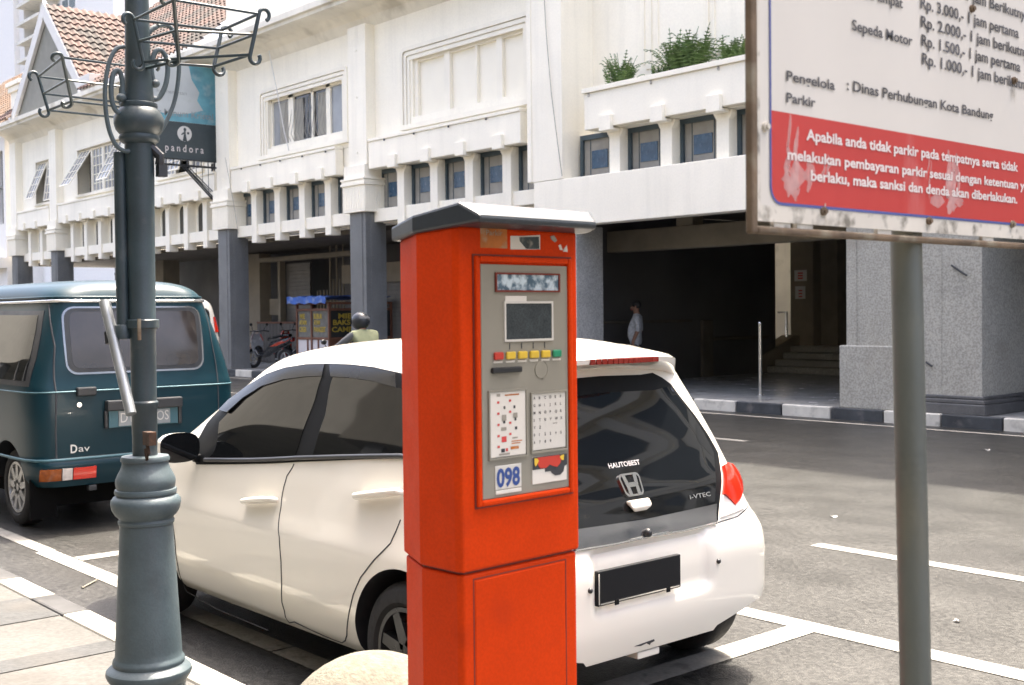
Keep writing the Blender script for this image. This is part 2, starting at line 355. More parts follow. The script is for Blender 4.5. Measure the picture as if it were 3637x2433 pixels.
# ================================================================== THE ARCADE BUILDING (white, art deco)
YF, YW, YB = 15.0, 15.22, 15.44      # parapet face, main wall face, boarded window face
def cornice(parent, x0, x1):
    pr = [(YW-.002, 8.10), (YW-.05, 8.16), (YW-.12, 8.30), (YW-.30, 8.44), (YW-.62, 8.50), (YW-.78, 8.50), (YW-.78, 8.58), (YW-.86, 8.60), (YW-.86, 8.74), (YW-.002, 8.80)]
    return MB().prism(pr, 'x', x0, x1).build('cornice', WALL_DIRTY, parent, smooth=25)
def capital(mb, xa, xb, y=YF):
    mb.box(xa-.13, xb+.12, y-.10, y+.45, 3.92, 4.52); mb.box(xa-.17, xb+.16, y-.14, y+.49, 4.523, 4.58); mb.box(xa-.15, xb+.14, y-.12, y+.47, 4.583, 4.64)
    mb.box(xa-.17, xb+.16, y-.14, y+.49, 4.643, 4.69); mb.box(xa-.11, xb+.10, y-.08, y+.43, 4.693, 4.98)
    n = 9
    for i in range(n):                                    # shallow flutes on the block
        cx = xa-.08+(xb-xa+.15)*i/(n-1); mb.box(cx-.018, cx+.018, y-.112, y-.1, 3.98, 4.48)
        cy = y-.06+.46*i/(n-1); mb.box(xb+.12, xb+.132, cy-.015, cy+.015, 3.98, 4.48)
def pilaster(mb, xa, xb, top=8.12, y=YF):
    mb.box(xa, xb, y-.03, y+.4, 4.98, top)
    for i in range(6):
        cx = xa+.06+(xb-xa-.12)*i/5; mb.box(cx-.014, cx+.014, y-.038, y-.03, top-.42, top-.03)
    for zz in (5.25, 6.5, 7.55): mb.box((xa+xb)/2-.02, (xa+xb)/2+.02, y-.05, y-.03, zz, zz+.03)
def column(mb, xa, xb, y=YF):
    mb.box(xa, xb, y, y+.56, FZ, 3.92); mb.box(xa+.13, xb-.13, y-.012, y, FZ+.02, 3.9); mb.box(xb, xb+.012, y+.13, y+.43, FZ+.02, 3.9)
    mb.box(xa-.02, xb+.02, y-.02, y+.58, FZ, FZ+.12)
def surround(mb, x0, x1, z0, z1, y=YW):
    """three stepped mouldings with rounded upper corners round an opening"""
    for k, (g, pr) in enumerate(((0.0, .075), (.10, .05), (.20, .028))):
        a0, a1, b1 = x0+g, x1-g, z1-g; wd = .085; r = .16
        def path(ins):
            p = [(a0+ins, z0)]; rr = max(.02, r-ins-g*.5)
            for cx, a in ((a0+ins+rr, 180), (a1-ins-rr, 90)):
                for q in range(7):
                    t = math.radians(a-90*q/6); p.append((cx+rr*math.cos(t), b1-ins-rr+rr*math.sin(t)))
            return p+[(a1-ins, z0)]
        o, i = path(0), path(wd); n = len(o)
        vs = [(p[0], y-pr, p[1]) for p in o]+[(p[0], y-pr, p[1]) for p in i]+[(p[0], y+.002, p[1]) for p in o]+[(p[0], y+.002, p[1]) for p in i]
        fs = []
        for q in range(n-1): fs += [(q, q+1, n+q+1, n+q), (2*n+q, 2*n+q+1, q+1, q), (n+q, n+q+1, 3*n+q+1, 3*n+q)]
        mb.add(vs, fs)
    mb.box(x0-.04, x1+.04, y-.10, y+.0, z0-.10, z0)
def parapet(parent, x0, x1, dots=()):
    mb = MB(); mb.box(x0, x1, YF, YW, 4.86, 5.46); mb.box(x0, x1, YF-.025, YW, 5.463, 5.53)
    for q in dots: mb.box(q-.022, q+.022, YF-.045, YF-.02, 5.415, 5.46, 1)
    return mb.build('parapet', [WHITE_WALL, BLACK], parent, bev=.01)
def beam(parent, x0, x1, z0=3.67, z1=3.97): return MB().box(x0, x1, YF+.23, YF+.6, z0+.02, z1+.01).build('beam', WHITE_WALL, parent, bev=.012)
def make_fin(parent, cx, zb=3.50):
    mb = MB(); mb.box(cx-.13, cx+.13, YF+.18, YB+.02, zb, 4.855); mb.box(cx-.14, cx+.14, YF-.075, YF+.02, 4.80, 5.08); mb.box(cx-.14, cx+.14, YF+.021, YF+.179, 4.80, 4.858)
    mb.prism([(cx+.13, 4.70), (cx+.19, 4.80), (cx+.19, 4.855), (cx+.13, 4.855)], 'y', YF+.185, YF+.3); mb.prism([(cx-.19, 4.80), (cx-.13, 4.70), (cx-.13, 4.855), (cx-.19, 4.855)], 'y', YF+.185, YF+.3)
    return mb.build('fin', WHITE_WALL, parent, bev=.012)
def make_slot(parent, cx, kind='board'):
    """window filling the 0.92 m gap between two fins"""
    if kind == 'board':
        mb = MB(); mb.box(cx-.47, cx+.47, YB, YB+.05, 3.96, 4.87)
        mb.box(cx-.47, cx-.40, YB-.05, YB, 3.96, 4.87, 1); mb.box(cx-.40, cx+.47, YB-.05, YB, 4.78, 4.87, 1); mb.box(cx-.40, cx+.47, YB-.03, YB, 3.96, 4.0, 1)  # dark frame; its left and top strips paint in the edge shade
        for q in (-.24, .24, .30): mb.box(cx+q-.008, cx+q+.008, YB-.008, YB, 4.0, 4.78, 1)
        o = mb.build('window', [WIN_GREY, WIN_DARK], parent)
        MB().box(cx-.20, cx+.20, YB-.014, YB-.002, 4.24, 4.57).build('pane', WIN_BLUE, o)
    else:
        pts = [(cx-.30, 3.98), (cx+.30, 3.98), (cx+.30, 4.66)]+[(cx+.30*math.cos(t), 4.66+.17*math.sin(t)) for t in np.linspace(.1, math.pi-.1, 9)]+[(cx-.30, 4.66)]
        mb = MB(); mb.box(cx-.47, cx+.47, YB+.01, YB+.06, 3.96, 4.87)
        o = mb.build('window', WHITE_WALL, parent)
        MB().prism(pts, 'y', YB+.0, YB+.01).build('pane', WIN_BLACK, o)
    return o

ab = thing('arcade_building', (-20, 15.5, 0), 'white art deco arcade building with grey columns and a row of small boarded windows', 'building')
# --- columns, capitals, pilasters
cols = [(-22.85, -22.21), (-29.32, -28.68)]
for xa, xb in cols:
    mb = MB(); column(mb, xa, xb); mb.build('column', GREY_STONE, ab, bev=.012)
    mb = MB(); capital(mb, xa, xb); mb.build('capital', WHITE_WALL, ab, bev=.008)
    mb = MB(); pilaster(mb, xa+.04, xb+.12); mb.build('pilaster', WHITE_WALL, ab, bev=.01)
# corner pilaster at the deep bay, and its grey column
mb = MB(); mb.box(-16.70, -15.76, YF, 15.9, 4.065, 16.8); mb.box(-16.70, -16.58, YF-.02, YF, 4.07, 16.8); mb.build('pilaster', WHITE_WALL, ab, bev=.01)
mb = MB(); mb.box(-16.4, -15.46, YF+.05, 15.75, FZ, 3.185); mb.box(-16.42, -15.44, YF+.03, 15.77, FZ, FZ+.15); mb.build('column', GREY_SPECK, ab, bev=.015)
# --- main wall of the two narrow bays, with the openings
mb = MB()
wall_with_holes(mb, -29.30, -16.70, 5.5, 8.12, YW, YW+.4, [(-26.92, -23.42, 5.86, 7.14), (-20.66, -17.06, 5.86, 7.12)])
mb.box(-29.30, -16.70, YB+.052, YB+.4, 3.67, 5.5); mb.box(-29.3, -16.7, YW+.02, YB+.05, 4.88, 5.5)
mb.box(-29.30, -15.76, YW+.12, YW+.6, 8.12, 16.8)
mb.build('wall', WHITE_WALL, ab)
for q in (-27.6, -25.9, -24.2, -20.4, -18.2): MB().box(q-.012, q+.012, YW+.105, YW+.12, 8.82, 16.8).build('wall_joint', TRIM_WALL, ab)
cornice(ab, -29.30, -16.70)
mb = MB(); surround(mb, -27.27, -23.12, 5.70, 7.38); mb.build('window_surround', TRIM_WALL, ab, smooth=40)
mb = MB(); surround(mb, -21.02, -16.74, 5.70, 7.38); mb.build('window_surround', TRIM_WALL, ab, smooth=40)
parapet(ab, -28.52, -23.42, (-27.9, -26.9, -25.9, -24.85, -23.8)); parapet(ab, -22.06, -16.92, (-21.4, -20.3, -19.1, -17.9))
beam(ab, -28.66, -22.87); beam(ab, -22.2, -16.42)
f0 = make_fin(ab, -27.66)
for cx in (-26.46, -25.26, -24.07, -21.1, -19.9, -18.72, -17.54): dup_part(f0, ab, (cx+27.66, 0, 0))
s0 = make_slot(ab, -27.06)
for cx in (-28.24, -25.86, -24.66, -23.46, -21.70, -20.50, -19.31, -18.13, -16.94): dup_part(s0, ab, (cx+27.06, 0, 0))
# --- living window of the left bay: four panes, curtains, bars
mb = MB(); fr = .06
for a, b in ((-26.92, -26.86), (-26.06, -25.82), (-24.98, -24.90), (-24.30, -24.12), (-23.48, -23.42)): mb.box(a, b, YW+.1, YW+.2, 5.86, 7.14)
mb.box(-26.92, -23.42, YW+.1, YW+.2, 7.05, 7.14); mb.box(-26.92, -23.42, YW+.08, YW+.22, 5.86, 5.93)
win = mb.build('window', TRIM_WALL, ab, bev=.006)
pn = MB(); pn.box(-26.86, -26.06, YW+.15, YW+.16, 5.93, 7.05); pn.build('pane', PANE_SKY, win)
MB().box(-25.82, -24.98, YW+.15, YW+.16, 5.93, 7.05).build('pane', GLASS_VAN, win); MB().box(-24.90, -24.30, YW+.15, YW+.16, 5.93, 7.05).build('pane', GLASS_VAN, win)
MB().box(-24.12, -23.48, YW+.15, YW+.16, 5.93, 7.05).build('pane', PANE_SKY, win)
for x0, x1 in ((-26.55, -26.06), (-25.80, -25.40), (-24.72, -24.32)):
    n = 22; ct = MB(); ct.grid([[(x0+(x1-x0)*i/n, YW+.135+.012*math.sin(i*2.3), z) for i in range(n+1)] for z in (5.95, 6.6, 6.98)]); ct.build('curtain', CURTAIN, win)
br = MB()
for i in range(13):
    x0 = -26.3+i*.16
    if x0 < -24.35: br.tube([(x0+.10, YW+.12, 6.98), (x0+.04, YW+.09, 6.5), (x0-.0, YW+.03, 6.12), (x0+.02, YW+.11, 5.94)], .008, 5)
br.build('window_bars', WIN_GREY, win)
# --- blind window of the right bay: recessed panels and mullions
mb = MB(); mb.box(-20.66, -17.06, YW+.13, YW+.2, 5.86, 7.12)
bw = mb.build('window', PANEL_WALL, ab); mb = MB()
for a, b in ((-20.66, -20.54), (-19.62, -19.42), (-18.58, -18.53), (-17.92, -17.74), (-17.12, -17.06)): mb.box(a, b, YW+.05, YW+.13, 5.86, 7.12)
mb.box(-20.66, -17.06, YW+.06, YW+.13, 7.04, 7.12); mb.build('mullion', TRIM_WALL, bw, bev=.008)
# --- deep bay over the entrance: recessed wall with tall blank panels, planter, band
mb = MB(); mb.box(-15.76, 14, 15.82, 16.2, 4.0, 16.8); mb.box(-15.76, -15.50, 15.50, 15.82, 4.0, 4.56); mb.box(-15.76, -15.47, 15.47, 15.82, 4.563, 4.64); mb.box(-15.76, -15.48, 15.48, 15.82, 4.70, 4.76)
mb.build('wall', WHITE_WALL, ab)
mb = MB()
for cx in (-14.45, -14.28, -14.12, -12.98, -12.85, -11.75, -11.62): mb.box(cx-.02, cx+.02, 15.79, 15.82, 6.05, 12)
mb.box(-14.4, -6, 15.8, 15.82, 5.95, 6.05); mb.build('wall_moulding', TRIM_WALL, ab)
mb = MB(); x0, x1 = -15.17, 13.9
mb.box(x0, x1, YF, YF+.12, 4.88, 5.53); mb.box(x0+.1, x1, YF+.122, YF+.4, 4.862, 4.878); mb.box(x0-.03, x1, YF-.04, YF+.16, 5.533, 5.62); mb.box(x0, x0+.1, YF+.12, 15.82, 4.88, 5.53); mb.box(x0+.1, x1, YF+.121, 15.81, 4.88, 5.2)
for q in (-15.05, -13.55, -12.1, -10.7): mb.box(q-.02, q+.02, YF-.02, YF, 5.46, 5.53, 1)
mb.build('planter', [WHITE_WALL, GRIME], ab, bev=.012)
mb = MB(); mb.box(-16.55, 14, YF+.003, YF+.3, 3.19, 4.06); mb.build('band', WHITE_WALL, ab, bev=.012)
f1 = make_fin(ab, -14.60, 4.064)
for i in range(1, 22): dup_part(f1, ab, (1.213*i, 0, 0))
s1 = make_slot(ab, -14.0)
for i in range(-1, 22):
    if i: dup_part(s1, ab, (1.213*i-.0, 0, 0))
MB().box(-15.76, 14, YB+.06, YB+.35, 4.0, 4.88).build('wall', WHITE_WALL, ab)
mb = MB(); mb.box(-29.3, 14, YW+.7, 34, 16.6, 16.8); mb.box(-29.28, 14, 33.6, 34, 0, 16.6); mb.box(-29.25, -28.9, YW+.62, 33.6, 3.98, 16.6); mb.box(13.7, 14, YW+.99, 33.6, .1, 16.6); mb.build('roof', WALL_DIRTY, ab)
for q in range(7):  # unseen bays, added for the hatchback's rear glass to reflect
    x = -5.6+2.8*q; MB().box(x-.22, x+.22, 15.55, 15.82, 5.7, 16.4).build('pilaster', WHITE_WALL, ab)
    for zz in (6.6, 10.0, 13.4): MB().box(x+.45, x+2.35, 15.78, 15.82, zz, zz+2.3).build('window', WIN_DARK, ab)
for zz in (9.3, 12.7, 16.0): MB().box(-6, 14, 15.35, 15.81, zz, zz+.35).build('string_course', WHITE_WALL, ab)
# --- inside of the arcade
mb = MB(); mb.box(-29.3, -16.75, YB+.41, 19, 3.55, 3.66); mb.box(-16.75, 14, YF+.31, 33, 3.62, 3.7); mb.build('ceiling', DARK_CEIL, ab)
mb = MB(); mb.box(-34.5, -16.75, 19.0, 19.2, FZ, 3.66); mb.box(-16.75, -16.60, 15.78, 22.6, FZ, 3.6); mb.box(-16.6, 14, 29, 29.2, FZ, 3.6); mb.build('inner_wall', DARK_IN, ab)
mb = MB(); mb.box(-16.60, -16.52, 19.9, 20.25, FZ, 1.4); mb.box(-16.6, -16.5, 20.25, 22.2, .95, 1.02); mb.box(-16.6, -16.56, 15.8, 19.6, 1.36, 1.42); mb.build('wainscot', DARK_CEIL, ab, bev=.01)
mb = MB(); mb.box(-16.59, 10, 17.0, 17.35, 2.79, 3.21); mb.build('inner_beam', BEIGE_IN, ab, bev=.02)
mb = MB(); mb.box(-14.75, -14.35, 17.0, 17.3, 3.215, 3.6); mb.build('ceiling_block', BEIGE_IN, ab)
mb = MB(); mb.box(-16.83, -16.18, 23.5, 24.2, FZ, 3.6); mb.build('inner_pillar', BEIGE_IN, ab, bev=.02)
nm = MB(); nm.box(-16.70, -16.36, 23.488, 23.5, 2.28, 2.54); nm.box(-16.68, -16.40, 23.488, 23.5, 1.86, 2.16)
for q in (2.33, 2.39, 2.45): nm.box(-16.60, -16.46, 23.482, 23.488, q, q+.035, 1)
for q in (1.9, 1.97, 2.04): nm.box(-16.58, -16.48, 23.482, 23.488, q, q+.03, 1)
nm.build('notice', [KEYS, INK_RED], ab)
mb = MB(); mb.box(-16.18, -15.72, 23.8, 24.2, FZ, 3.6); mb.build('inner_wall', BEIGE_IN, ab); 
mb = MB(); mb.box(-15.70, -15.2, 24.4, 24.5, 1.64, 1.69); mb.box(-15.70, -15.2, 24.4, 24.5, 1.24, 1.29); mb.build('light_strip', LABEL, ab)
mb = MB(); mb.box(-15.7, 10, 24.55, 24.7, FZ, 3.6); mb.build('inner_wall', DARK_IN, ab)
mb = MB()
for k in range(4): mb.box(-16.55, 4, 22.2+.3*k, 25.5-.02*k, FZ+.15*k-.0, FZ+.15*(k+1)-.004)
mb.build('steps', GRANITE, ab, bev=.02)
mb = MB(); mb.prism([(22.0, FZ), (23.6, FZ), (23.6, 1.0), (23.3, 1.0), (22.0, .52)], 'x', -16.95, -16.57); mb.build('stair_wall', BEIGE_IN, ab, bev=.02)
mb = MB(); mb.tube([(-16.72, 23.2, .8), (-16.72, 23.2, 1.55), (-17.1, 23.4, 1.55)], .03, 8); mb.build('handrail', CHROME, ab, smooth=50)
# shop fronts behind the columns of the left bay
mb = MB(); mb.box(-33.2, -32.5, 18.0, 18.4, FZ, 3.5); mb.box(-32.5, -27.3, 18.0, 18.3, 3.22, 3.36); mb.box(-31.58, -31.44, 18.1, 18.3, FZ, 3.22); mb.build('inner_frame', BEIGE_IN, ab, bev=.01)
mb = MB()
for i in range(26): mb.box(-31.40, -30.05, 18.3+.012*(i % 2), 18.36, FZ+.115*i, FZ+.115*(i+1)-.008)
mb.build('shutter', SHUTTER, ab)
mb = MB(); mb.box(-32.4, -31.62, 18.28, 18.34, 1.6, 2.1); mb.build('meter_board', BEIGE_IN, ab)
mb = MB()
for i in range(9): mb.box(-29.2+.17*i-.018, -29.2+.17*i+.018, 18.02, 18.06, FZ, 2.3+1.0*(i % 2 == 0)*(i > 3)+.3*(i > 3))
mb.box(-29.3, -27.7, 18.0, 18.02, 1.9, 1.96); mb.build('grille', BEIGE_IN, ab)
mb = MB(); mb.box(-27.86, -16.8, 18.0, 18.1, 2.45, 2.97); mb.build('shop_fascia', BEIGE_IN, ab)
mb = MB()
for i in range(20): mb.box(-27.2, -17.0, 18.1+.012*(i % 2), 18.16, FZ+.115*i, FZ+.115*(i+1)-.008)
mb.build('shutter', SHUTTER, ab)
# entrance pillars by the kerb, polished granite
mb = MB(); mb.box(-9.78, -9.02, YF+.03, 15.72, FZ, 3.185); mb.box(-9.62, -9.6, YF+.018, YF+.03, .9, 3.1); pil = mb.build('entrance_pillar', GRANITE, ab, bev=.015)
MB().box(-9.87, -8.98, YF-.02, 15.80, FZ+.005, 1.08).build('plinth', GRANITE, pil, bev=.015)
mb = MB(); mb.box(-8.90, -7.72, YF+.06, 16.3, FZ, 3.185); mb.box(-8.3, -8.292, YF+.054, YF+.06, .5, 3.1)
pil = mb.build('entrance_pillar', GRANITE, ab, bev=.015)
mb = MB(); mb.box(-8.98, -7.64, YF-.01, 16.38, FZ+.005, .31); mb.box(-8.965, -7.655, YF+.0, 16.365, .313, .37); mb.box(-8.94, -7.68, YF+.03, 16.34, .373, .42); mb.build('plinth', GRANITE_DARK, pil, bev=.012)
pil0 = pil
mb = MB(); mb.box(-3.9, -2.7, YF+.05, 16.3, FZ, 3.185); mb.box(1.5, 2.7, YF+.05, 16.3, FZ, 3.185); mb.box(7, 8.2, YF+.05, 16.3, FZ, 3.185); mb.build('entrance_pillar', GRANITE, ab, bev=.015)

hk = MB(); a, b = on_y((2700+1065/1.5678, 700+380/1.5678), YF+.03), on_y((2700+1150/1.5678, 700+437/1.5678), YF+.03); hk.tube([a, b], .014, 6); hk.build('metal_hook', BLACK, pil)
hk = MB(); a, b = on_y((2700+922/1.5678, 700+918/1.5678), YF+.03), on_y((2700+958/1.5678, 700+942/1.5678), YF+.03); hk.tube([a, b], .014, 6); hk.build('metal_hook', BLACK, pil)

# ================================================================== THE TILED WING (same arcade, left)
tb = thing('tiled_building', (-37, 15.5, 0), 'cream arcade building under a red tiled roof with a white edged gable', 'building')
for xa, xb in ((-35.6, -34.96), (-41.86, -41.24), (-45.95, -45.34)):
    mb = MB(); column(mb, xa, xb); mb.build('column', GREY_STONE, tb, bev=.012)
    mb = MB(); capital(mb, xa, xb); mb.build('capital', WHITE_WALL, tb, bev=.008)
    mb = MB(); pilaster(mb, xa+.04, xb+.08); mb.build('pilaster', WHITE_WALL, tb, bev=.01)
mb = MB(); holes = [(-43.75, -41.95, 5.72, 7.22), (-39.75, -35.85, 5.72, 7.22), (-33.4, -30.6, 5.72, 7.22)]
wall_with_holes(mb, -45.9, -29.33, 5.5, 8.12, YW, YW+.4, holes); mb.box(-45.9, -29.33, YB+.062, YB+.4, 3.67, 5.5); mb.box(-45.9, -29.33, YW+.02, YB+.05, 4.88, 5.5)
mb.box(-45.9, -29.4, YW, YW+.4, 8.12, 8.8); mb.box(-46, -45.9, YW, 24, 3.6, 8.8); mb.build('wall', WHITE_WALL, tb)
cornice(tb, -46.4, -29.33)
parapet(tb, -45.25, -42.0); parapet(tb, -41.12, -35.72); parapet(tb, -34.86, -29.5)
beam(tb, -45.3, -41.9); beam(tb, -41.2, -35.65); beam(tb, -34.9, -29.4)
f2 = make_fin(tb, -40.35)
for cx in (-39.15, -37.95, -36.75, -34.05, -32.85, -31.65, -30.45, -44.55, -43.35): dup_part(f2, tb, (cx+40.35, 0, 0))
s2 = make_slot(tb, -39.75, 'arch')
for cx in (-40.95, -38.55, -37.35, -36.15, -34.65, -33.45, -32.25, -31.05, -29.85, -45.15, -43.95, -42.75): dup_part(s2, tb, (cx+39.75, 0, 0))
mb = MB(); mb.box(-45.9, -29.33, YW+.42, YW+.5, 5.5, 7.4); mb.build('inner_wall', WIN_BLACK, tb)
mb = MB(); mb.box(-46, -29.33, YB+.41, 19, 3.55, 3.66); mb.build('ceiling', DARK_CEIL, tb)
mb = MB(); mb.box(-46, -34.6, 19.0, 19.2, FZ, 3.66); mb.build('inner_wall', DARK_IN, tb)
for q in (-39.6, -34.3): MB().box(q, q+.7, 17.8, 18.4, FZ, 3.6).build('inner_pillar', BEIGE_IN, tb)
# windows with gridded sashes, some pushed open at the foot
def sash(x0, x1, z0, z1, tilt, nx=3, nz=5, parent=None):
    mb = MB(); t = math.radians(tilt); wd = .05
    def put(a0, a1, b0, b1, th, mi):       # local x, height below the hinge, thickness
        vs = []
        for dy in (0, th):
            for (x, b) in ((a0, b0), (a1, b0), (a1, b1), (a0, b1)):
                vs.append((x, YW+.12-b*math.sin(t)-dy*math.cos(t), z1-b*math.cos(t)+dy*math.sin(t)*0))
        mb.add(vs, [(0, 3, 2, 1), (4, 5, 6, 7), (0, 1, 5, 4), (1, 2, 6, 5), (2, 3, 7, 6), (3, 0, 4, 7)], mi)
    h = z1-z0
    put(x0, x0+wd, 0, h, .05, 0); put(x1-wd, x1, 0, h, .05, 0); put(x0+wd, x1-wd, 0, wd, .05, 0); put(x0+wd, x1-wd, h-wd, h, .05, 0)
    for i in range(1, nx): c = x0+(x1-x0)*i/nx; put(c-.014, c+.014, wd, h-wd, .04, 0)
    for i in range(1, nz): c = h*i/nz; put(x0+wd, x1-wd, c-.014, c+.014, .036, 0)
    put(x0+wd, x1-wd, wd, h-wd, .012, 1)
    mb.build('window_sash', [TRIM_WALL, PANE_SKY], parent)
for (x0, x1, z0, z1), tl in zip(holes, ((22, 8), (32, 0, 0, 28), (0, 14, 0))):
    mb = MB(); mb.box(x0-.10, x1+.10, YW-.05, YW+.02, z1, z1+.09); mb.box(x0-.12, x1+.12, YW-.10, YW+.02, z0-.09, z0); mb.box(x0-.09, x0, YW-.04, YW+.02, z0, z1); mb.box(x1, x1+.09, YW-.04, YW+.02, z0, z1)
    n = len(tl)
    for i in range(1, n): c = x0+(x1-x0)*i/n; mb.box(c-.04, c+.04, YW+.06, YW+.16, z0, z1)
    wn = mb.build('window', TRIM_WALL, tb, bev=.008)
    for i, a in enumerate(tl): wdt = (x1-x0)/n; sash(x0+wdt*i+.045, x0+wdt*(i+1)-.045, z0+.02, z1-.02, a, parent=wn)
# roofs of pantiles: rows step down the slope, rolls run with it
def tiled(mb, o, ex, es, width, length, step=.34, roll=.26, amp=.035, inside=None):
    o, ex, es = (np.array(q, float) for q in (o, ex, es)); nrm = np.cross(ex, es); nrm /= np.linalg.norm(nrm)
    if nrm[2] < 0: nrm = -nrm
    nx = int(width/roll*5); ns = int(length/step)
    for j in range(ns):
        rows = []
        for (ss, lift) in ((j*step, .05), ((j+1)*step+.03, .0)):
            rows.append([o+ex*(width*i/nx)+es*ss+nrm*(lift+amp*math.sin(2*math.pi*width*i/nx/roll)) for i in range(nx+1)])
        fr = [q-nrm*.05 for q in rows[0]]
        for pair in ((fr, rows[0]), (rows[0], rows[1])):
            base = len(mb.v); mb.v += [tuple(q) for q in pair[0]]+[tuple(q) for q in pair[1]]; m = nx+1
            for i in range(nx):
                if inside is None or inside((pair[0][i]+pair[1][i+1])/2): mb.f.append((base+i, base+i+1, base+m+i+1, base+m+i)); mb.m.append(0)
GX, GZ, GB = -41.05, 12.45, 8.9         # gable axis, apex height, foot height
gs = (GZ-GB)/3.55
def zg(x): return GZ-abs(x-GX)*gs
EY0, EZ0, SL = 14.45, 8.86, math.tan(math.radians(40))
def zm(y): return EZ0+(y-EY0)*SL
mb = MB(); tiled(mb, (-46.2, EY0, EZ0), (1, 0, 0), (0, math.cos(math.radians(40)), math.sin(math.radians(40))), 16.8, 9.5, inside=lambda p: p[2] > zg(p[0])-.1 or p[0] > GX+3.8)
rf = mb.build('roof', TILE, tb, smooth=60)
mb = MB(); L2 = math.hypot(3.9, 3.9*gs)
tiled(mb, (GX+3.75, 14.62, zg(GX+3.75)), (0, 1, 0), (-3.75/math.hypot(3.75, 3.75*gs), 0, 3.75*gs/math.hypot(3.75, 3.75*gs)), 5.5, math.hypot(3.75, 3.75*gs), inside=lambda p: p[2] > zm(p[1])-.15)
tiled(mb, (GX-3.75, 14.62, zg(GX-3.75)), (0, 1, 0), (3.75/math.hypot(3.75, 3.75*gs), 0, 3.75*gs/math.hypot(3.75, 3.75*gs)), 5.5, math.hypot(3.75, 3.75*gs), inside=lambda p: p[2] > zm(p[1])-.15)
mb.build('gable_roof', TILE, tb, smooth=60)
mb = MB(); mb.prism([(GX-3.3, GB), (GX+3.3, GB), (GX, GZ-.25)], 'y', 14.74, 14.9); mb.build('gable_wall', GABLE_GREY, tb)
mb = MB(); e = 3.62
for sgn in (-1, 1):
    p = [(GX+sgn*e, GB-.08), (GX, GZ), (GX, GZ-.62), (GX+sgn*(e-.50), GB-.08)]
    mb.prism(p if sgn > 0 else p[::-1], 'y', 14.60-.004*sgn, 14.72)
mb.prism([(GX-.16, GZ-.62), (GX+.16, GZ-.62), (GX, GZ-.05)], 'y', 14.585, 14.60)
mb.box(GX+3.1, GX+4.1, 14.55, 15.1, GB-.1, GB+.42); mb.build('bargeboard', LABEL, tb, bev=.015)
mb = MB(); mb.tube([(-46.2, EY0+7.3, zm(EY0+7.3)+.05), (-29.4, EY0+7.3, zm(EY0+7.3)+.05)], .16, 10); mb.build('ridge', TILE, tb, smooth=50)
mb = MB(); mb.box(-46.0, -44.9, 15.1, 16.1, 8.82, 10.25); mb.box(-46.15, -44.75, 14.95, 16.25, 10.253, 10.42); mb.box(-46.08, -44.82, 15.02, 16.18, 10.05, 10.25); mb.build('chimney', WHITE_WALL, tb, bev=.02)
mb = MB(); mb.box(-29.42, -29.30, 14.4, 30, 8.6, 8.9); mb.build('wall', WALL_DIRTY, tb)

# ================================================================== far left neighbours
nb = thing('neighbour_house', (-52, 16, 0), 'pale house with dark blue windows and a weathered orange tiled roof at the far left', 'house')
mb = MB(); wall_with_holes(mb, -60, -46.5, 0, 8.5, 15.0, 15.4, [(-47.6, -46.75, 5.2, 8.0), (-49.4, -48.2, 5.2, 8.0), (-51.4, -50.2, 5.2, 8)]); mb.box(-60, -46.5, 14.6, 15, 3.5, 3.9); mb.build('wall', TOWER, nb)
mb = MB(); mb.box(-60, -46.5, 15.42, 15.5, .2, 8.3); mb.build('pane', WIN_DARK, nb)
mb = MB()
for q in (-47.18, -48.8, -50.8):
    mb.box(q-.03, q+.03, 15.1, 15.2, 5.2, 8); mb.box(q-.6, q+.6, 15.1, 15.2, 6.6, 6.67)
mb.build('window_frame', WIN_GREY, nb)
mb = MB(); tiled(mb, (-62, 14.6, 8.7), (1, 0, 0), (0, math.cos(.72), math.sin(.72)), 15.6, 7.6); mb.build('roof', TILE_OR, nb, smooth=60)
TY = 65.
def tw_x(px): return float(on_y((px, 60), TY)[0])
def tw_z(py): return float(on_y((60, py), TY)[2])
tw = thing('tower_block', (tw_x(40), TY+6, 0), 'tall pale tower block with stacked balconies rising behind the tiled roofs', 'tower')
x0, x1, x2, x3, x4 = tw_x(-160), tw_x(48), tw_x(76), tw_x(146), tw_x(200); fl = tw_z(66)-tw_z(132)
mb = MB(); mb.box(x0, x1, TY, TY+18, 0, 75); mb.box(x1, x4+14, TY+3, TY+18, 0, 75); mb.box(tw_x(114), tw_x(132), TY+1.2, TY+3, 0, 75); mb.box(x1, x2-1.2, TY+.8, TY+3, 0, 75); mb.build('wall', TOWER, tw)
for k in range(-7, 6):
    z = tw_z(49)+fl*k
    for a, b in ((82, 113), (134, 143), (154, 172), (178, 196)): MB().box(tw_x(a), tw_x(b), TY+2.9, TY+3, z-fl*.56, z+.0).build('window', TOWER_WIN, tw)
    MB().box(x2-1.4, x3-.2, TY-.4, TY+3, z-fl*.80, z-fl*.64).build('balcony', WALL_DIRTY, tw)
# unseen shop house behind the camera, added for reflections and bounce light
SHADE_DK = mat('shade_block_dark', (.13, .125, .105), .85, var=.1)
OPP = mat('opposite_render', (.28, .278, .25), .85, var=.1)
ob = thing('unseen_shop', (0, -6, 0), 'unseen beige shop house added behind the camera for reflections and bounce light', 'building')
mb = MB(); mb.box(-60, 40, -12, -3.4, 4.4, 8.4); mb.box(-60, 40, -12, -7, 0, 4.4); mb.build('wall', OPP, ob)
MB().box(-15, 1.5, -3.9, -3.38, 4.3, 14).build('added_shade_block', SHADE_DK, ob)  # tall dark block, added to cut the light on the hatchback's near side
mb = MB()
for x in range(-56, 40, 6): mb.box(x-.3, x+.3, -4.1, -3.5, KZ, 4.4)
mb.build('column', GREY_STONE, ob)

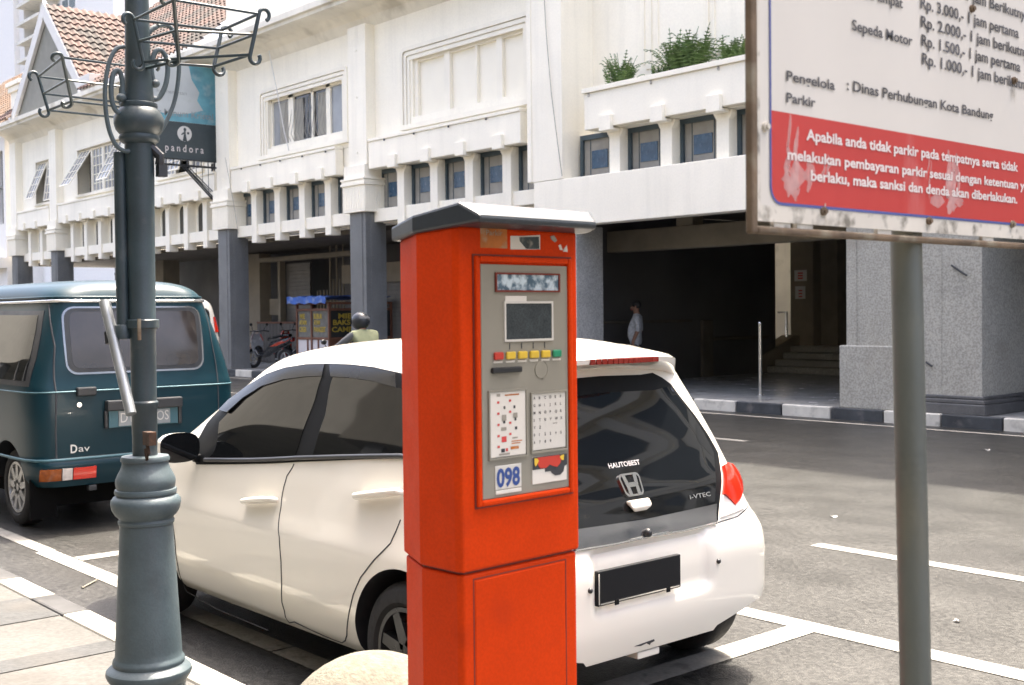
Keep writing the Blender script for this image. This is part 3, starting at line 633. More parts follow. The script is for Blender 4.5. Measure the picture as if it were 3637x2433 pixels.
# ================================================================== things fixed to the facade
# sign box hung at right angles to the wall
sx = -29.55
hs = thing('hanging_sign', (sx, 14.3, 5.8), 'hanging billboard with pale blue poster above a charcoal panel showing a round figure emblem', 'sign')
def hp(x, y): p = on_x((500+x/3.0154, 180+y/3.0154), sx); return (p[1], p[2])     # photo window of the sign
(ya, _), (yb, _) = hp(0, 700), hp(822, 700)
y0, y1 = 13.32, 15.13; zt, zmid, zb = 8.35, 6.78, 5.78
MB().box(sx-.16, sx, y0, y1, zb, zt).build('box', BLACK, hs, bev=.01)
MB().box(sx+.001, sx+.006, y0+.01, y1-.01, zmid, zt-.02).build('poster', HANG_TOP, hs)
cy_ = MB(); cy_.prism([(y1-.012, zmid+.004), (y1-.012, zt-.03), (y0+1.02, zt-.03), (y0+1.10, 7.95), (y0+1.32, 7.62), (y0+1.25, 7.40), (y0+1.42, 7.15), (y0+.9, 7.0), (y0+.3, 6.97), (y0+.02, 7.02), (y0+.02, zmid+.004)], 'x', sx+.0062, sx+.0068); cy_.build('print', HANG_CYAN, hs)
lo = MB().box(sx+.001, sx+.006, y0+.01, y1-.01, zb+.02, zmid-.004).build('lower_poster', HANG_DARK, hs)
c = hp(468, 890); em = MB(); em.prism([(c[0]+.205*math.cos(t), c[1]+.205*math.sin(t)) for t in np.linspace(0, 2*math.pi, 36)[:-1]], 'x', sx+.006, sx+.010); em.build('emblem', KEYS, lo)
fg = MB(); q = c
fg.prism([(q[0]-.06+a, q[1]-.2+b) for a, b in ((0, 0), (.13, 0), (.095, .17), (.09, .27), (.045, .27), (.035, .17))], 'x', sx+.0105, sx+.013)
fg.prism([(q[0]+.008+.04*math.cos(t), q[1]+.11+.05*math.sin(t)) for t in np.linspace(0, 2*math.pi, 16)[:-1]], 'x', sx+.0105, sx+.013)
fg.prism([(q[0]-.03, q[1]+.05), (q[0]-.1, q[1]-.02), (q[0]-.085, q[1]-.05), (q[0]-.02, q[1])], 'x', sx+.0105, sx+.013)
fg.prism([(q[0]+.10+.035*math.cos(t), q[1]+.02+.035*math.sin(t)) for t in np.linspace(0, 2*math.pi, 12)[:-1]], 'x', sx+.0105, sx+.013); fg.build('figure', HANG_DARK, lo)
p0, p1 = hp(262, 1078), hp(672, 1092); tx = MB()
text(tx, 'p a n d o r a', (sx+.008, p0[0], (p0[1]+p1[1])/2), (0, 1, 0), (0, 0, 1), height=.15, width=p1[0]-p0[0], bold=.01, cap=.55); tx.build('lettering', SIGN_TEXT_W, lo)
p0, p1 = hp(130, 640), hp(775, 745); tx = MB()
text(tx, 'Air Minum Kristal', (sx+.008, p0[0]-.1, p1[1]), (0, 1, 0), (0, 0, 1), height=.17, width=p1[0]-p0[0]+.1, bold=.01); p0, p1 = hp(170, 440), hp(490, 470); tx.build('lettering', PIPE, hs); tx = MB()
text(tx, 'ko memesan', (sx+.008, p0[0], p0[1]), (0, 1, 0), (0, 0, 1), height=.10, width=p1[0]-p0[0]); tx.build('lettering', PIPE, hs)
bk = MB(); xb = sx-.08
for off in (-.06, .06):
    bk.tube([(xb+off, y0+.1, zb-.14), (xb+off, y1+.1, zb-.14)], .022, 6); bk.tube([(xb+off, y1-.08, zb-.02), (xb+off, y1-.08, zb-1.02)], .028, 6)
    bk.tube([(xb+off, y0+.85, zb-.15), (xb+off, y1-.08, zb-1.0)], .022, 6); bk.tube([(xb+off, y0+.95, zb-.15), (xb+off, y1-.02, zb-.9)], .014, 6)
for i in range(9): bk.tube([(xb+.06, y0+.15+.2*i, zb), (xb+.06, y0+.15+.2*i, zb-.14)], .014, 5)
for i in range(4): t = .2+.2*i; bk.tube([(xb+.06, y0+.85+(y1-.93-y0)*t, zb-.15-.85*t), (xb+.06, y0+.85+(y1-.93-y0)*t, zb-.15)], .009, 5)
bk.build('bracket', BLACK, hs, smooth=60)
# small flood lamp box on the recessed wall
wl = thing('wall_lamp', (-16.0, 15.7, 6.2), 'small grey lamp box on the recessed white wall left of the ferns', 'lamp')
lx, _, lz = on_y((2042, 240), 15.72)
MB().box(lx-.13, lx+.13, 15.66, 15.8, lz-.10, lz+.10).build('housing', WIN_GREY, wl, bev=.02); MB().box(lx-.10, lx+.10, 15.645, 15.66, lz-.07, lz+.07).build('lens', KEYS, wl, bev=.008)
# loose cables hanging down the front
def cable(name, pts, label, m=WIN_GREY, r=.012):
    mb = MB(); mb.tube(pts, r, 6); return tag(mb.build(name, m, smooth=60), label, 'cable', 'loose cables on the facade')
cable('cable', [tuple(on_y((x, y), 14.9)) for x, y in ((955, 180), (985, 330), (1008, 460), (1026, 535))], 'white cable slanting across the barred window of the facade', LABEL, .014)
cable('cable', [tuple(on_y((x, y), 14.96)) for x, y in ((1930, -60), (1940, 120), (1958, 330), (1982, 520), (1996, 625))], 'thin dark cable hanging down the tall corner pilaster', WIN_GREY, .007)
cable('cable', [tuple(on_y((x, y), 14.7)) for x, y in ((800, 560), (822, 680), (836, 760), (846, 830))], 'thin cable hanging over the capital beside the hanging billboard', WIN_GREY, .007)
# ferns in the planter
def fern(x, y, z, R, H, n, label, seed):
    rnd = random.Random(seed); o = thing('fern', (x, y, z), label, 'plant', 'ferns in the planter')
    mb = MB()
    for k in range(n):
        a = rnd.uniform(0, 2*math.pi); L = R*rnd.uniform(.55, 1.1); h = H*rnd.uniform(.6, 1.15); lean = rnd.uniform(.25, 1.)
        d = np.array([math.cos(a), math.sin(a)*.75]); sidev = np.array([-d[1], d[0], 0]); P = []
        ox, oy = rnd.uniform(-.4, .4)*R, rnd.uniform(-.1, .1)
        for i in range(13):
            t = i/12; P.append(np.array([x+ox+d[0]*L*lean*t**1.2, y+oy+d[1]*L*lean*t**1.2, z+h*(1.25*t-.55*lean*t*t*t)]))
        for i in range(1, 12):
            wdt = .085*math.sin(math.pi*min(1, (i+1)/12.5))*R/.5*rnd.uniform(.8, 1.2)+.012
            tdir = P[i+1]-P[i]; tdir /= np.linalg.norm(tdir)
            for sg in (-1, 1):
                tip = P[i]+sidev*sg*wdt+tdir*.04+np.array([0, 0, -.012]); b = P[i]+tdir*.030
                mb.add([P[i], tip, b], [(0, 1, 2)])
        mb.tube(P, .006, 4)
    mb.build('frond', LEAF, o); return o
for (px, py, R, H, n, lab, sd) in ((2205, 285, .50, .66, 60, 'small round fern alone at the left end of the white planter', 1), (2438, 238, .74, .80, 130, 'largest bushy fern with tall upright fronds in the middle of the planter', 2),
        (2345, 255, .26, .36, 26, 'tiny fern tuft between the round fern and the large fern', 3), (2610, 195, .46, .52, 70, 'fern beside the rusty sign edge at the right of the planter', 4)):
    p = on_y((px, py), 15.32); fern(p[0], 15.32, 5.45, R, H, n, lab, sd)

# ================================================================== LAMP POST
LX, LY = -4.343, 1.90
ls = thing('street_lamp', (LX, LY, KZ), 'blue grey cast iron lamp post with scroll brackets and basket frames on the near pavement', 'lamp post')
def lz(py): return on_y(Dp(340, py), LY)[2]
def lean(z): return LX+.0*z
def lathe_px(rows, sc):                     # (photo row, half width in photo px) -> real profile at the post's distance
    return [(h*sc, lz(y)) for y, h in rows]
s_lo = .001655; s_hi = .00172
base = [(1640, 86), (1600, 86), (1575, 82), (1566, 81), (1564, 84), (1556, 84), (1552, 88), (1545, 94), (1536, 97.5), (1528, 96), (1522, 90), (1519, 84), (1516, 80.5), (1510, 82), (1505, 81), (1501, 77.5), (1496, 75.5), (1480, 75), (1350, 68.0), (1200, 59.5), (1198, 63),
        (1192, 64), (1187, 61), (1184, 62), (1178, 69), (1166, 76.5), (1152, 79.5), (1144, 78.5), (1137, 73), (1133, 66.5), (1131, 66.5), (1130, 69.5), (1125, 70.5), (1120, 69), (1118.5, 65.5), (1116, 65.5), (1114, 66.5), (1104, 68), (1096, 67), (1084, 61.5), (1074, 56), (1064, 52.5), (1057, 52), (1056, 55), (1050, 55.5), (1045, 53), (1043, 40)]
mb = MB(); mb.lathe([(r, max(z, KZ-.02)) for r, z in lathe_px(base, s_lo)], LX, LY, 48); mb.build('base', LAMP_BASE, ls, smooth=32)
mb = MB(); pr = [(1046, 27), (1000, 27), (995, 27.5), (935, 28), (930, 31), (922, 31), (918, 27.5), (760, 28), (752, 31), (735, 31), (728, 28.5), (500, 30), (325, 32), (323, 36), (318, 42), (310, 44), (303, 41), (300, 44), (292, 50), (278, 54), (264, 54), (250, 47), (244, 43), (241, 40), (236, 41), (230, 40), (227, 34), (150, 28), (0, 26), (-60, 25)]
mb.lathe([(r, z) for r, z in lathe_px(pr, s_hi)]+[(.036, 4.4), (.06, 4.43), (.06, 4.47), (.03, 4.5), (.045, 4.56), (.0, 4.62)], LX, LY, 40); mb.build('pole', LAMP_PAINT, ls, smooth=40)
mb = MB(); mb.tube([(LX-.03, LY-.065, lz(775)), (LX-.03, LY-.065, lz(345))], .024, 12); mb.lathe([(.0, lz(777)), (.030, lz(775)), (.030, lz(745)), (.024, lz(742))], LX-.03, LY-.065, 12); mb.build('conduit', LAMP_PAINT, ls, smooth=50)
mb = MB(); z0 = lz(478); mb.lathe([(.058, lz(752)), (.062, lz(750)), (.062, lz(733)), (.058, lz(731))], LX, LY, 24); mb.build('clamp', LAMP_PAINT, ls, smooth=40); a = on_y(Dp(322, 748), LY-.055); MB().box(a[0]-.005, a[0]+.004, LY-.066, LY-.055, a[2]-.05, a[2]+.03).build('rust_run', RUST, ls)
mb = MB(); mb.tube([(LX-.02, LY-.05, z0-.24), (LX-.15, LY-.03, z0-.24)], .016, 8); a = on_y(Dp(352, 765), LY); mb.build('bracket_stub', BLACK, ls, smooth=50)
a = on_y(Dp(362, 1008), LY); mb = MB(); mb.box(a[0]-.025, a[0]+.03, LY-.05, LY-.02, a[2]-.015, a[2]+.035); mb.tube([(a[0]-.01, LY-.04, a[2]-.005), (a[0]+.006, LY-.04, a[2]-.045), (a[0]-.012, LY-.04, a[2]-.07), (a[0]-.022, LY-.04, a[2]-.03)], .007, 6); mb.build('padlock_hasp', RUST_DK, ls, smooth=50)
a = on_y(Dp(388, 370), LY); mb = MB()
mb.tube([(LX+.03, LY+.03, lz(330)), (LX+.05, LY+.06, lz(352)), (LX+.045, LY+.06, lz(372))], .018, 8); mb.box(LX+.03, LY and LX+.06, LY+.05, LY+.085, lz(400), lz(372)); mb.build('junction_box', BLACK, ls, smooth=40)
# lyre scrolls in the plane of the post
def scr(pts, r0, name='scroll'):
    P = []; pts = [np.array(on_x((x/1.96, y/1.96), LX+.02)) for x, y in pts]
    n = len(pts)
    for i in range(n-1):                      # Catmull-Rom through the measured points
        p0, p1, p2, p3 = pts[max(i-1, 0)], pts[i], pts[i+1], pts[min(i+2, n-1)]
        for k in range(6):
            t = k/6; P.append(.5*((2*p1)+(-p0+p2)*t+(2*p0-5*p1+4*p2-p3)*t*t+(-p0+3*p1-3*p2+p3)*t**3))
    P.append(pts[-1]); MB().tube(P, r0, 8, flat=.8).build(name, LAMP_BASE, ls, smooth=60)
scr([(868, 325), (810, 340), (765, 420), (740, 530), (730, 660), (740, 800), (765, 920), (810, 1015), (870, 1052), (900, 1050)], .0105)
scr([(862, 640), (845, 690), (852, 640), (850, 560), (828, 492), (792, 510), (775, 590), (778, 690), (800, 760), (835, 790), (880, 800)], .010)
scr([(1100, 180), (1180, 185), (1220, 260), (1245, 400), (1240, 560), (1210, 720), (1150, 860), (1080, 960), (1015, 1010)], .0105)
scr([(1080, 590), (1060, 530), (1055, 450), (1080, 365), (1120, 350), (1155, 400), (1168, 490), (1150, 600), (1105, 680), (1055, 685), (1010, 630), (988, 520), (985, 420), (1005, 300), (1040, 220), (1090, 185)], .0105)
mb = MB(); a = on_x((1078/1.96, 582/1.96), LX+.02); mb.sphere(a, .019, .019, .016); mb.build('finial', LAMP_BASE, ls, smooth=60)
mb = MB(); a = on_x((845/1.96, 680/1.96), LX+.02); mb.sphere(a, .019, .019, .016); mb.build('finial', LAMP_BASE, ls, smooth=60)
# basket frames: two wire troughs with S-scroll ends, tops and bottoms level
ZT, ZB = 2.73, 2.57
def tz(p, z): return np.array(on_z((p[0]/1.96, p[1]/1.96), z))
def tz2(p, z): return np.array(on_z((700+p[0]/1.96, p[1]/1.96), z))
S1t, S1b, S2t, S2b = tz((265, 528), ZT), tz((338, 775), ZB), tz((432, 392), ZT), tz((500, 715), ZB)
At, Ab, Bt, Bb = tz((930, 130), ZT), tz((1000, 440), ZB), tz((1208, -10), ZT), tz((1246, 420), ZB)
Lt, Lb, Rt, Rb = tz((1545, 205), ZT), tz((1488, 470), ZB), tz2((432, 90), ZT), tz2((368, 390), ZB)
far = np.array([0, .34, 0]); F1t, F1b, F2t, F2b = S1t+far+np.array([0, .05, 0]), S1b+far, S2t+far+np.array([0, .05, 0]), S2b+far
def s_piece(t, b, sy, sr=.021):
    """one S-scroll: curl, straight, curl back"""
    d = (b-t)/np.linalg.norm(b-t); o = np.array([0, sy, 0.]); o = o-d*(o@d); o /= np.linalg.norm(o); P = []
    for k in range(12): a = math.radians(230*(1-k/11.)); P.append(t+o*sr*(1-math.cos(a))-d*sr*math.sin(a))
    for k in range(1, 6): P.append(t+(b-t)*k/6)
    for k in range(12): a = math.radians(230*k/11.); P.append(b-o*sr*(1-math.cos(a))*-1.+d*sr*math.sin(a))
    return P
for t, b, sy in ((S1t, S1b, -1), (S2t, S2b, -1), (F1t, F1b, 1), (F2t, F2b, 1), (At, Ab, -1), (Bt, Bb, -1), (Lt, Lb, 1), (Rt, Rb, 1)):
    MB().tube(s_piece(t, b, sy), .0075, 8).build('basket_scroll', LAMP_PAINT, ls, smooth=60)
for n_, ends in (('near', ((S1t, S1b, S2t, S2b), (F1t, F1b, F2t, F2b))), ('far', ((At, Ab, Bt, Bb), (Lt, Lb, Rt, Rb)))):
    bar = MB()
    for t, b, t2, b2 in ends:
        for q in (.02, .5, .97): bar.tube([t+(b-t)*q, t2+(b2-t2)*q], .0055, 6)
    (t, b, t2, b2), (m, n, m2, n2) = ends
    for q in (.02, .5, .97): bar.tube([t+(b-t)*q, m+(n-m)*q], .0055, 6); bar.tube([t2+(b2-t2)*q, m2+(n2-m2)*q], .0055, 6)
    bar.build('basket_frame', LAMP_PAINT, ls, smooth=60)
arm = MB()
for q in (F1b, F2b, Ab, Bb): arm.tube([q, np.array([LX, LY, ZB-.01])], .007, 6)
arm.build('basket_arm', LAMP_PAINT, ls, smooth=60)
# loose steel pipe standing against the post
pt = [np.array(on_y(Dp(*p), 1.80)) for p in ((240, 692), (252, 742), (272, 830), (300, 948))]
lp = thing('steel_pipe', tuple(pt[-1]), 'short galvanised pipe with a crooked end leaning on the lamp post', 'pipe')
mb = MB(); mb.tube([pt[0]+np.array([-.0, .0, .012]), pt[0], pt[1], pt[2], pt[3]], [.018, .022, .021, .020, .020], 12); mb.build('tube', PIPE, lp, smooth=50)
mb = MB(); mb.tube([pt[1]+np.array([-.01, -.01, -.03]), pt[1]+np.array([.004, -.012, -.075])], .010, 6); mb.build('bolt', BLACK, lp, smooth=50)

# ================================================================== PARKING METER
MZ = math.radians(2.5)
mt = thing('parking_meter', (-2.157, 1.798, KZ), 'bright orange parking ticket machine with grey control panel and dark blue lid', 'parking meter', rz=MZ)
fn = np.array([math.cos(MZ), math.sin(MZ), 0]); fe = np.array([-math.sin(MZ), math.cos(MZ), 0]); mo = np.array([-2.157, 1.798, KZ])
FA = .125
def mp(x, y):                                 # photo display px -> (b, z) on the meter's front face
    p = on_plane(Dp(x, y), mo+fn*FA, fn)-mo; return (float(p@fe), float(p[2]))
bL = mp(1056, 900)[0]; bR = mp(1328, 900)[0]
def plan(g=0.): return [(FA+g, bL-g), (FA+g, bR-.010+g), (FA-.012+g, bR+g), (-.015, bR+.006+g), (-.16-g, .133+g*.6), (-.16-g, -.133-g*.6), (-.015, bL-.009-g), (.105+g*.3, bL-.006-g)]
def slab(mb, z0, z1, g=0., top=None):
    p = plan(g); n = len(p); vs = [(a, b, z0) for a, b in p]+[(a, b, (z1 if top is None else top(a))) for a, b in p]
    mb.add(vs, [tuple(range(n-1, -1, -1)), tuple(range(n, 2*n))]+[(i, (i+1) % n, (i+1) % n+n, i+n) for i in range(n)])
def top_z(a): return 1.674+.055*(a+.17)
sz = mp(1190, 1290)[1]
mb = MB(); slab(mb, sz+.004, 1.6, .0, top_z); mb.build('upper_body', ORANGE, mt, bev=.006)
mb = MB(); slab(mb, 0.05, sz-.002, -.005); mb.build('lower_body', ORANGE, mt, bev=.006)
mb = MB(); slab(mb, -.0, .05, .02); mb.build('foot', LID, mt, bev=.006)
mb = MB(); slab(mb, sz-.002, sz+.004, -.012); mb.build('seam', ORANGE_DK, mt)
lidp = [(.21, -.207), (.21, .163), (.145, .212), (-.02, .214), (-.172, .150), (-.172, -.150), (-.02, -.206), (.14, -.207)]
def lid_top(a): return float(np.interp(a, [-.172, -.02, .14, .21], [1.707, 1.723, 1.741, 1.710]))
mb = MB(); n = len(lidp); mb.add([(a, b, 1.672+.055*(a+.17)) for a, b in lidp]+[(a, b, lid_top(a)) for a, b in lidp],
    [tuple(range(n-1, -1, -1)), (8, 9, 10, 15), (15, 10, 11, 14), (14, 11, 12, 13)]+[(i, (i+1) % n, (i+1) % n+n, i+n) for i in range(n)])
mb.build('lid', LID, mt, bev=.007)
def on_face(mb, x0, y0, x1, y1, d0, d1, mi=0):      # box on the front face from two opposite photo corners
    b0, z1_ = mp(x0, y0); b1, z0_ = mp(x1, y1); mb.box(FA+d0, FA+d1, b0, b1, z0_, z1_, mi); return mb
def ring(mb, b0, b1, z0, z1, wd, d0, d1, mi=0):
    mb.box(FA+d0, FA+d1, b0, b0+wd, z0, z1, mi); mb.box(FA+d0, FA+d1, b1-wd, b1, z0, z1, mi); mb.box(FA+d0, FA+d1, b0+wd, b1-wd, z0, z0+wd, mi); mb.box(FA+d0, FA+d1, b0+wd, b1-wd, z1-wd, z1, mi)
pb0, pz1 = mp(1097, 604); pb1, _ = mp(1300, 860); _, pz0 = mp(1199, 1130)
mb = MB(); ring(mb, pb0-.022, pb1+.013, pz0-.018, pz1+.022, .004, -.004, .0022); mb.build('door_seam', ORANGE_DK, mt)
mb = MB(); ring(mb, pb0-.018, pb1+.009, pz0-.014, pz1+.018, .0135, -.004, .010); mb.build('door_frame', ORANGE, mt, bev=.004)
panel = MB().box(FA-.003, FA+.004, pb0, pb1, pz0, pz1).build('control_panel', SILVER, mt, bev=.002)
T0 = FA+.0045
def part(name, m, x0, y0, x1, y1, d0=.0035, d1=.006, bev=.0015):
    return on_face(MB(), x0, y0, x1, y1, d0, d1).build(name, m, panel, bev=bev)
def rpart(name, m, bl, bh, zl_, zh_, d0=.0035, d1=.006, par=None, bev=.0015): return MB().box(FA+d0, FA+d1, bl, bh, zl_, zh_).build(name, m, par or panel, bev=bev)
pw = pb1-pb0; ph = pz1-pz0
def U(u, v): return (pb0+pw*u, pz1-ph*v)            # fractions of the panel: u from its left, v down from its top
def rp(name, m, u0, u1, v0, v1, d0=.0035, d1=.006, bev=.0015):
    (a, z1_), (b, z0_) = U(u0, v0), U(u1, v1); return rpart(name, m, a, b, z0_, z1_, d0, d1, bev=bev)
mb = MB(); (a, zt_), (b, zb_) = U(.15, .035), U(.885, .118); ring(mb, a, b, zb_, zt_, .004, .0035, .009); mb.build('window_rim', ORANGE_DK, panel)
rp('reflection_window', PANE_REFLECT, .16, .875, .04, .113, .0035, .006)  # window pane with its reflection painted in
rp('label', LABEL, .26, .50, .135, .165); sc = rp('display', SCREEN, .255, .79, .165, .325, .0035, .0062); mb = MB()
(a, zt_), (b, zb_) = U(.243, .158), U(.802, .332); ring(mb, a, b, zb_, zt_, .005, .0035, .008); mb.build('display_frame', KEYS, panel)
for k, m in enumerate((RED_BTN, YEL_BTN, YEL_BTN, YEL_BTN, YEL_BTN, GRN_BTN)):
    u = .125+.1335*k; rp('button', m, u, u+.10, .375, .408, .004, .011, .003); rp('button_label', LABEL, u, u+.10, .413, .423)
    if 0 < k < 5: rp('guide_line', INK, u+.045, u+.052, .338, .365, .004, .005, 0)
rp('card_slot', BLACK, .095, .42, .44, .465, .0035, .014, .003)
mb = MB(); (a, z) = U(.66, .46); mb.tube([(FA+.005, a+.022*math.cos(t), z+.022*math.sin(t)) for t in np.linspace(-1.4, 1.9, 14)], .0012, 5); mb.disc_x((FA+.0045, a, z), .020, 0, .003); mb.build('coin_disc', SILVER, panel, smooth=40)
po = rp('instruction_card', LABEL, .075, .475, .545, .825); mb = MB(); (a, zt_), (b, zb_) = U(.062, .537), U(.49, .835); ring(mb, a, b, zb_, zt_, .004, .0035, .0085); mb.build('card_frame', SILVER, panel)
ik = MB()
def dot(mb, u, v, du, dv, mi): (a, z1_), (b, z0_) = U(u, v), U(u+du, v+dv); mb.add([(FA+.0066, a, z0_), (FA+.0066, b, z0_), (FA+.0066, b, z1_), (FA+.0066, a, z1_)], [(0, 1, 2, 3)], mi)
for i, v in enumerate((.585, .633, .681, .729, .775)):
    dot(ik, .155, v, .025, .010, 1)
    if i < 4: dot(ik, .285, v-.004, .025, .010, 1)
for u, v, du, dv, mi in ((.225, .608, .02, .012, 0), (.335, .608, .022, .013, 0), (.205, .645, .05, .026, 2), (.218, .67, .025, .012, 0), (.33, .64, .05, .022, 2), (.345, .66, .022, .014, 0), (.195, .698, .06, .014, 2), (.35, .70, .025, .013, 0),
        (.20, .738, .055, .024, 1), (.32, .745, .06, .006, 2), (.195, .79, .04, .016, 0), (.245, .79, .025, .013, 1), (.30, .785, .09, .012, 3), (.15, .553, .04, .012, 2), (.17, .81, .12, .008, 2), (.24, .558, .16, .006, 3), (.31, .76, .12, .004, 3), (.31, .77, .1, .004, 3)):
    dot(ik, u, v, du, dv, mi)
ik.build('print', [INK, INK_RED, WIN_GREY, STK_BROWN], panel)
kp = rp('keypad', KEYS, .545, .945, .565, .815); mb = MB(); (a, zt_), (b, zb_) = U(.532, .558), U(.962, .828); ring(mb, a, b, zb_, zt_, .004, .0035, .0085); mb.build('keypad_frame', SILVER, panel)
kt = MB()
for j, row in enumerate(('ABCDEF', 'GHIJKL', 'MNOPQR', 'STUVWX', 'YZ    ', '012345', '6789  ')):
    for i, ch in enumerate(row):
        if ch != ' ': a, z = U(.562+.063*i, .590+.0325*j); text(kt, ch, (FA+.0068, a, z), (0, 1, 0), (0, 0, 1), height=.0062, bold=.03)
a, z = U(.79, .705); text(kt, 'koreksi', (FA+.0068, a, z), (0, 1, 0), (0, 0, 1), height=.0035)
kt.build('key_lettering', INK, panel)
lb = rp('number_label', KEYS, .13, .42, .862, .965); mb = MB(); a, z = U(.142, .951)
text(mb, '098', (FA+.0068, a, z), (0, 1, 0), (0, 0, 1), height=ph*.075, width=pw*.258, bold=.035); mb.build('number', INK_BLUE, panel)
rp('label_edge', LABEL, .135, .42, .968, .985)
# torn red and yellow sticker: black ground, red centre, white lower half
rp('torn_sticker', LABEL, .545, .955, .845, .965)
def face_poly(pts, d, m, name): mb = MB(); mb.prism([U(u, v) for u, v in pts][::-1], 'x', FA+d, FA+d+.0006); mb.build(name, m, panel)
face_poly([(.545, .845), (.955, .845), (.955, .895), (.925, .90), (.91, .925), (.87, .938), (.81, .938), (.77, .925), (.755, .915), (.69, .915), (.69, .90), (.545, .90)], .0063, INK, 'sticker_print')
face_poly([(.60, .848), (.86, .848), (.885, .865), (.87, .885), (.83, .9), (.78, .893), (.745, .885), (.70, .898), (.63, .897), (.595, .87)], .0071, RED_BTN, 'sticker_print')
face_poly([(.565, .85), (.595, .85), (.615, .862), (.59, .88), (.575, .885), (.565, .875)], .0074, YEL_BTN, 'sticker_print')
face_poly([(.915, .848), (.885, .85), (.865, .858), (.89, .872), (.91, .874)], .0074, YEL_BTN, 'sticker_print')
# worn stickers under the lid
def top_poly(pts, m, d=.0008): mb = MB(); mb.prism([mp(x, y) for x, y in pts][::-1], 'x', FA+.0002, FA+d); mb.build('sticker', m, mt)
top_poly([(1099, 517), (1160, 523), (1161, 569), (1099, 567)], STK_BROWN)
top_poly([(1168, 540), (1200, 540), (1236, 538), (1236, 571), (1168, 571)], LABEL); top_poly([(1188, 543), (1233, 542), (1234, 570), (1204, 570), (1189, 552)], STK_DARK, .0012)
top_poly([(1259, 541), (1268, 539), (1275, 550), (1270, 555), (1262, 549)], WIN_GREY); top_poly([(1278, 562), (1283, 559), (1288, 573), (1281, 572)], LABEL); top_poly([(1290, 570), (1297, 561), (1299, 577), (1289, 576)], LABEL)
ik = MB(); a, z = mp(1112, 538); text(ik, 'Parkir', (FA+.0014, a, z), (0, 1, 0), (0, 0, 1), height=.012, width=.05); ik.build('sticker_lettering', SILVER, mt)
# lower door
db0, dz1 = mp(1086, 1322); db1, _ = mp(1299, 1300); mb = MB()
ring(mb, db0, db1, .12, dz1-.004, .003, -.01, -.0042); mb.build('door_seam', ORANGE_DK, mt)
mb = MB(); mb.box(FA-.012, FA-.003, db0+.0045, db1-.0045, .1245, dz1-.0085); mb.build('lower_door', ORANGE, mt, bev=.003)

# ================================================================== STONE BALL
sb = MB(); bx, by, br_ = -2.66, 1.80, .275
sb.lathe([(.12, KZ-.01), (.13, KZ+.03), (.11, KZ+.05)], bx, by, 32); sb.sphere((bx, by, KZ+.04+br_-.02), br_, nu=48, nv=28)
tag(sb.build('ball_bollard', STONE_BALL, smooth=50, loc=(bx, by, KZ)), 'pale concrete ball bollard with mossy stains half hidden behind the orange machine', 'bollard')

# ================================================================== PARKING RATES SIGN
SYP = 2.055
pol_t = on_y(Dp(2074, 560), SYP); pol_b = on_y(Dp(2096, 1568), SYP); dz = (pol_t-pol_b)/(pol_t[2]-pol_b[2]); rr = 35.5*.00083
SX = float(pol_t[0])+rr-.010
sg = thing('parking_sign', (SX, SYP, KZ), 'white and red parking rates board in a rusty frame on a round post', 'sign')
def zs(x, y): p = on_x((2600+x/1.7425, y/1.7425), SX+.024); return (float(p[1]), float(p[2]))
mb = MB(); mb.tube([pol_b+dz*(KZ-.05-pol_b[2]), pol_b, pol_t, pol_t+np.array([0, 0, .05]), pol_t+np.array([0, 0, .6])], rr, 28); mb.build('post', POST_GREEN, sg, smooth=50)
yl, zb_ = zs(162, 1395); yl = float(yl); yr = 2.055*2-yl+.0; ztop = 2.62
# frame of square steel tube
ft = .036; yA = zs(120, 700)[0]; yB = zs(160, 700)[0]; fw = yB-yA; zR1 = zs(600, 1425)[1]; zR0 = zs(600, 1470)[1]
mb = MB(); mb.box(SX+.010, SX+.0245, yA, yB, zR0, ztop); mb.build('frame_rail', RUST, sg, bev=.004)
mb = MB(); mb.box(SX+.010, SX+.0245, yr, yr+fw, zR0, ztop); mb.build('frame_rail', RUST, sg, bev=.004)
mb = MB(); mb.box(SX+.010, SX+.0240, yB+.001, yr-.001, zR0, zR1); mb.build('frame_rail', RUST, sg, bev=.004)
mb = MB(); mb.box(SX+.010, SX+.0240, yB+.001, yr-.001, ztop-.035, ztop); mb.build('frame_rail', RUST, sg, bev=.004)
pzb = zs(600, 1375)[1]; pyl = zs(158, 900)[0]+.002
mb = MB(); mb.box(SX+.014, SX+.022, pyl, yr, pzb+.012, ztop-.04); board = mb.build('board', SIGN_WHITE, sg)
mb = MB(); mb.box(SX+.0205, SX+.0225, pyl, yr, pzb-.006, pzb+.020); mb.box(SX+.0205, SX+.0225, pyl, pyl+.007, pzb+.020, ztop-.04); mb.build('grime_edge', GRIME, board)
mb = MB()
for x in (470, 960, 1600, 330): y_, _ = zs(x, 1390); mb.box(SX+.012, SX+.02, y_-.025, y_+.02, zR1, pzb+.02)
mb.build('fixing_tab', GRIME, sg)
XF = SX+.0222
def zq(x, y): p = on_x((2600+x/1.7425, y/1.7425), XF); return (float(p[1]), float(p[2]))
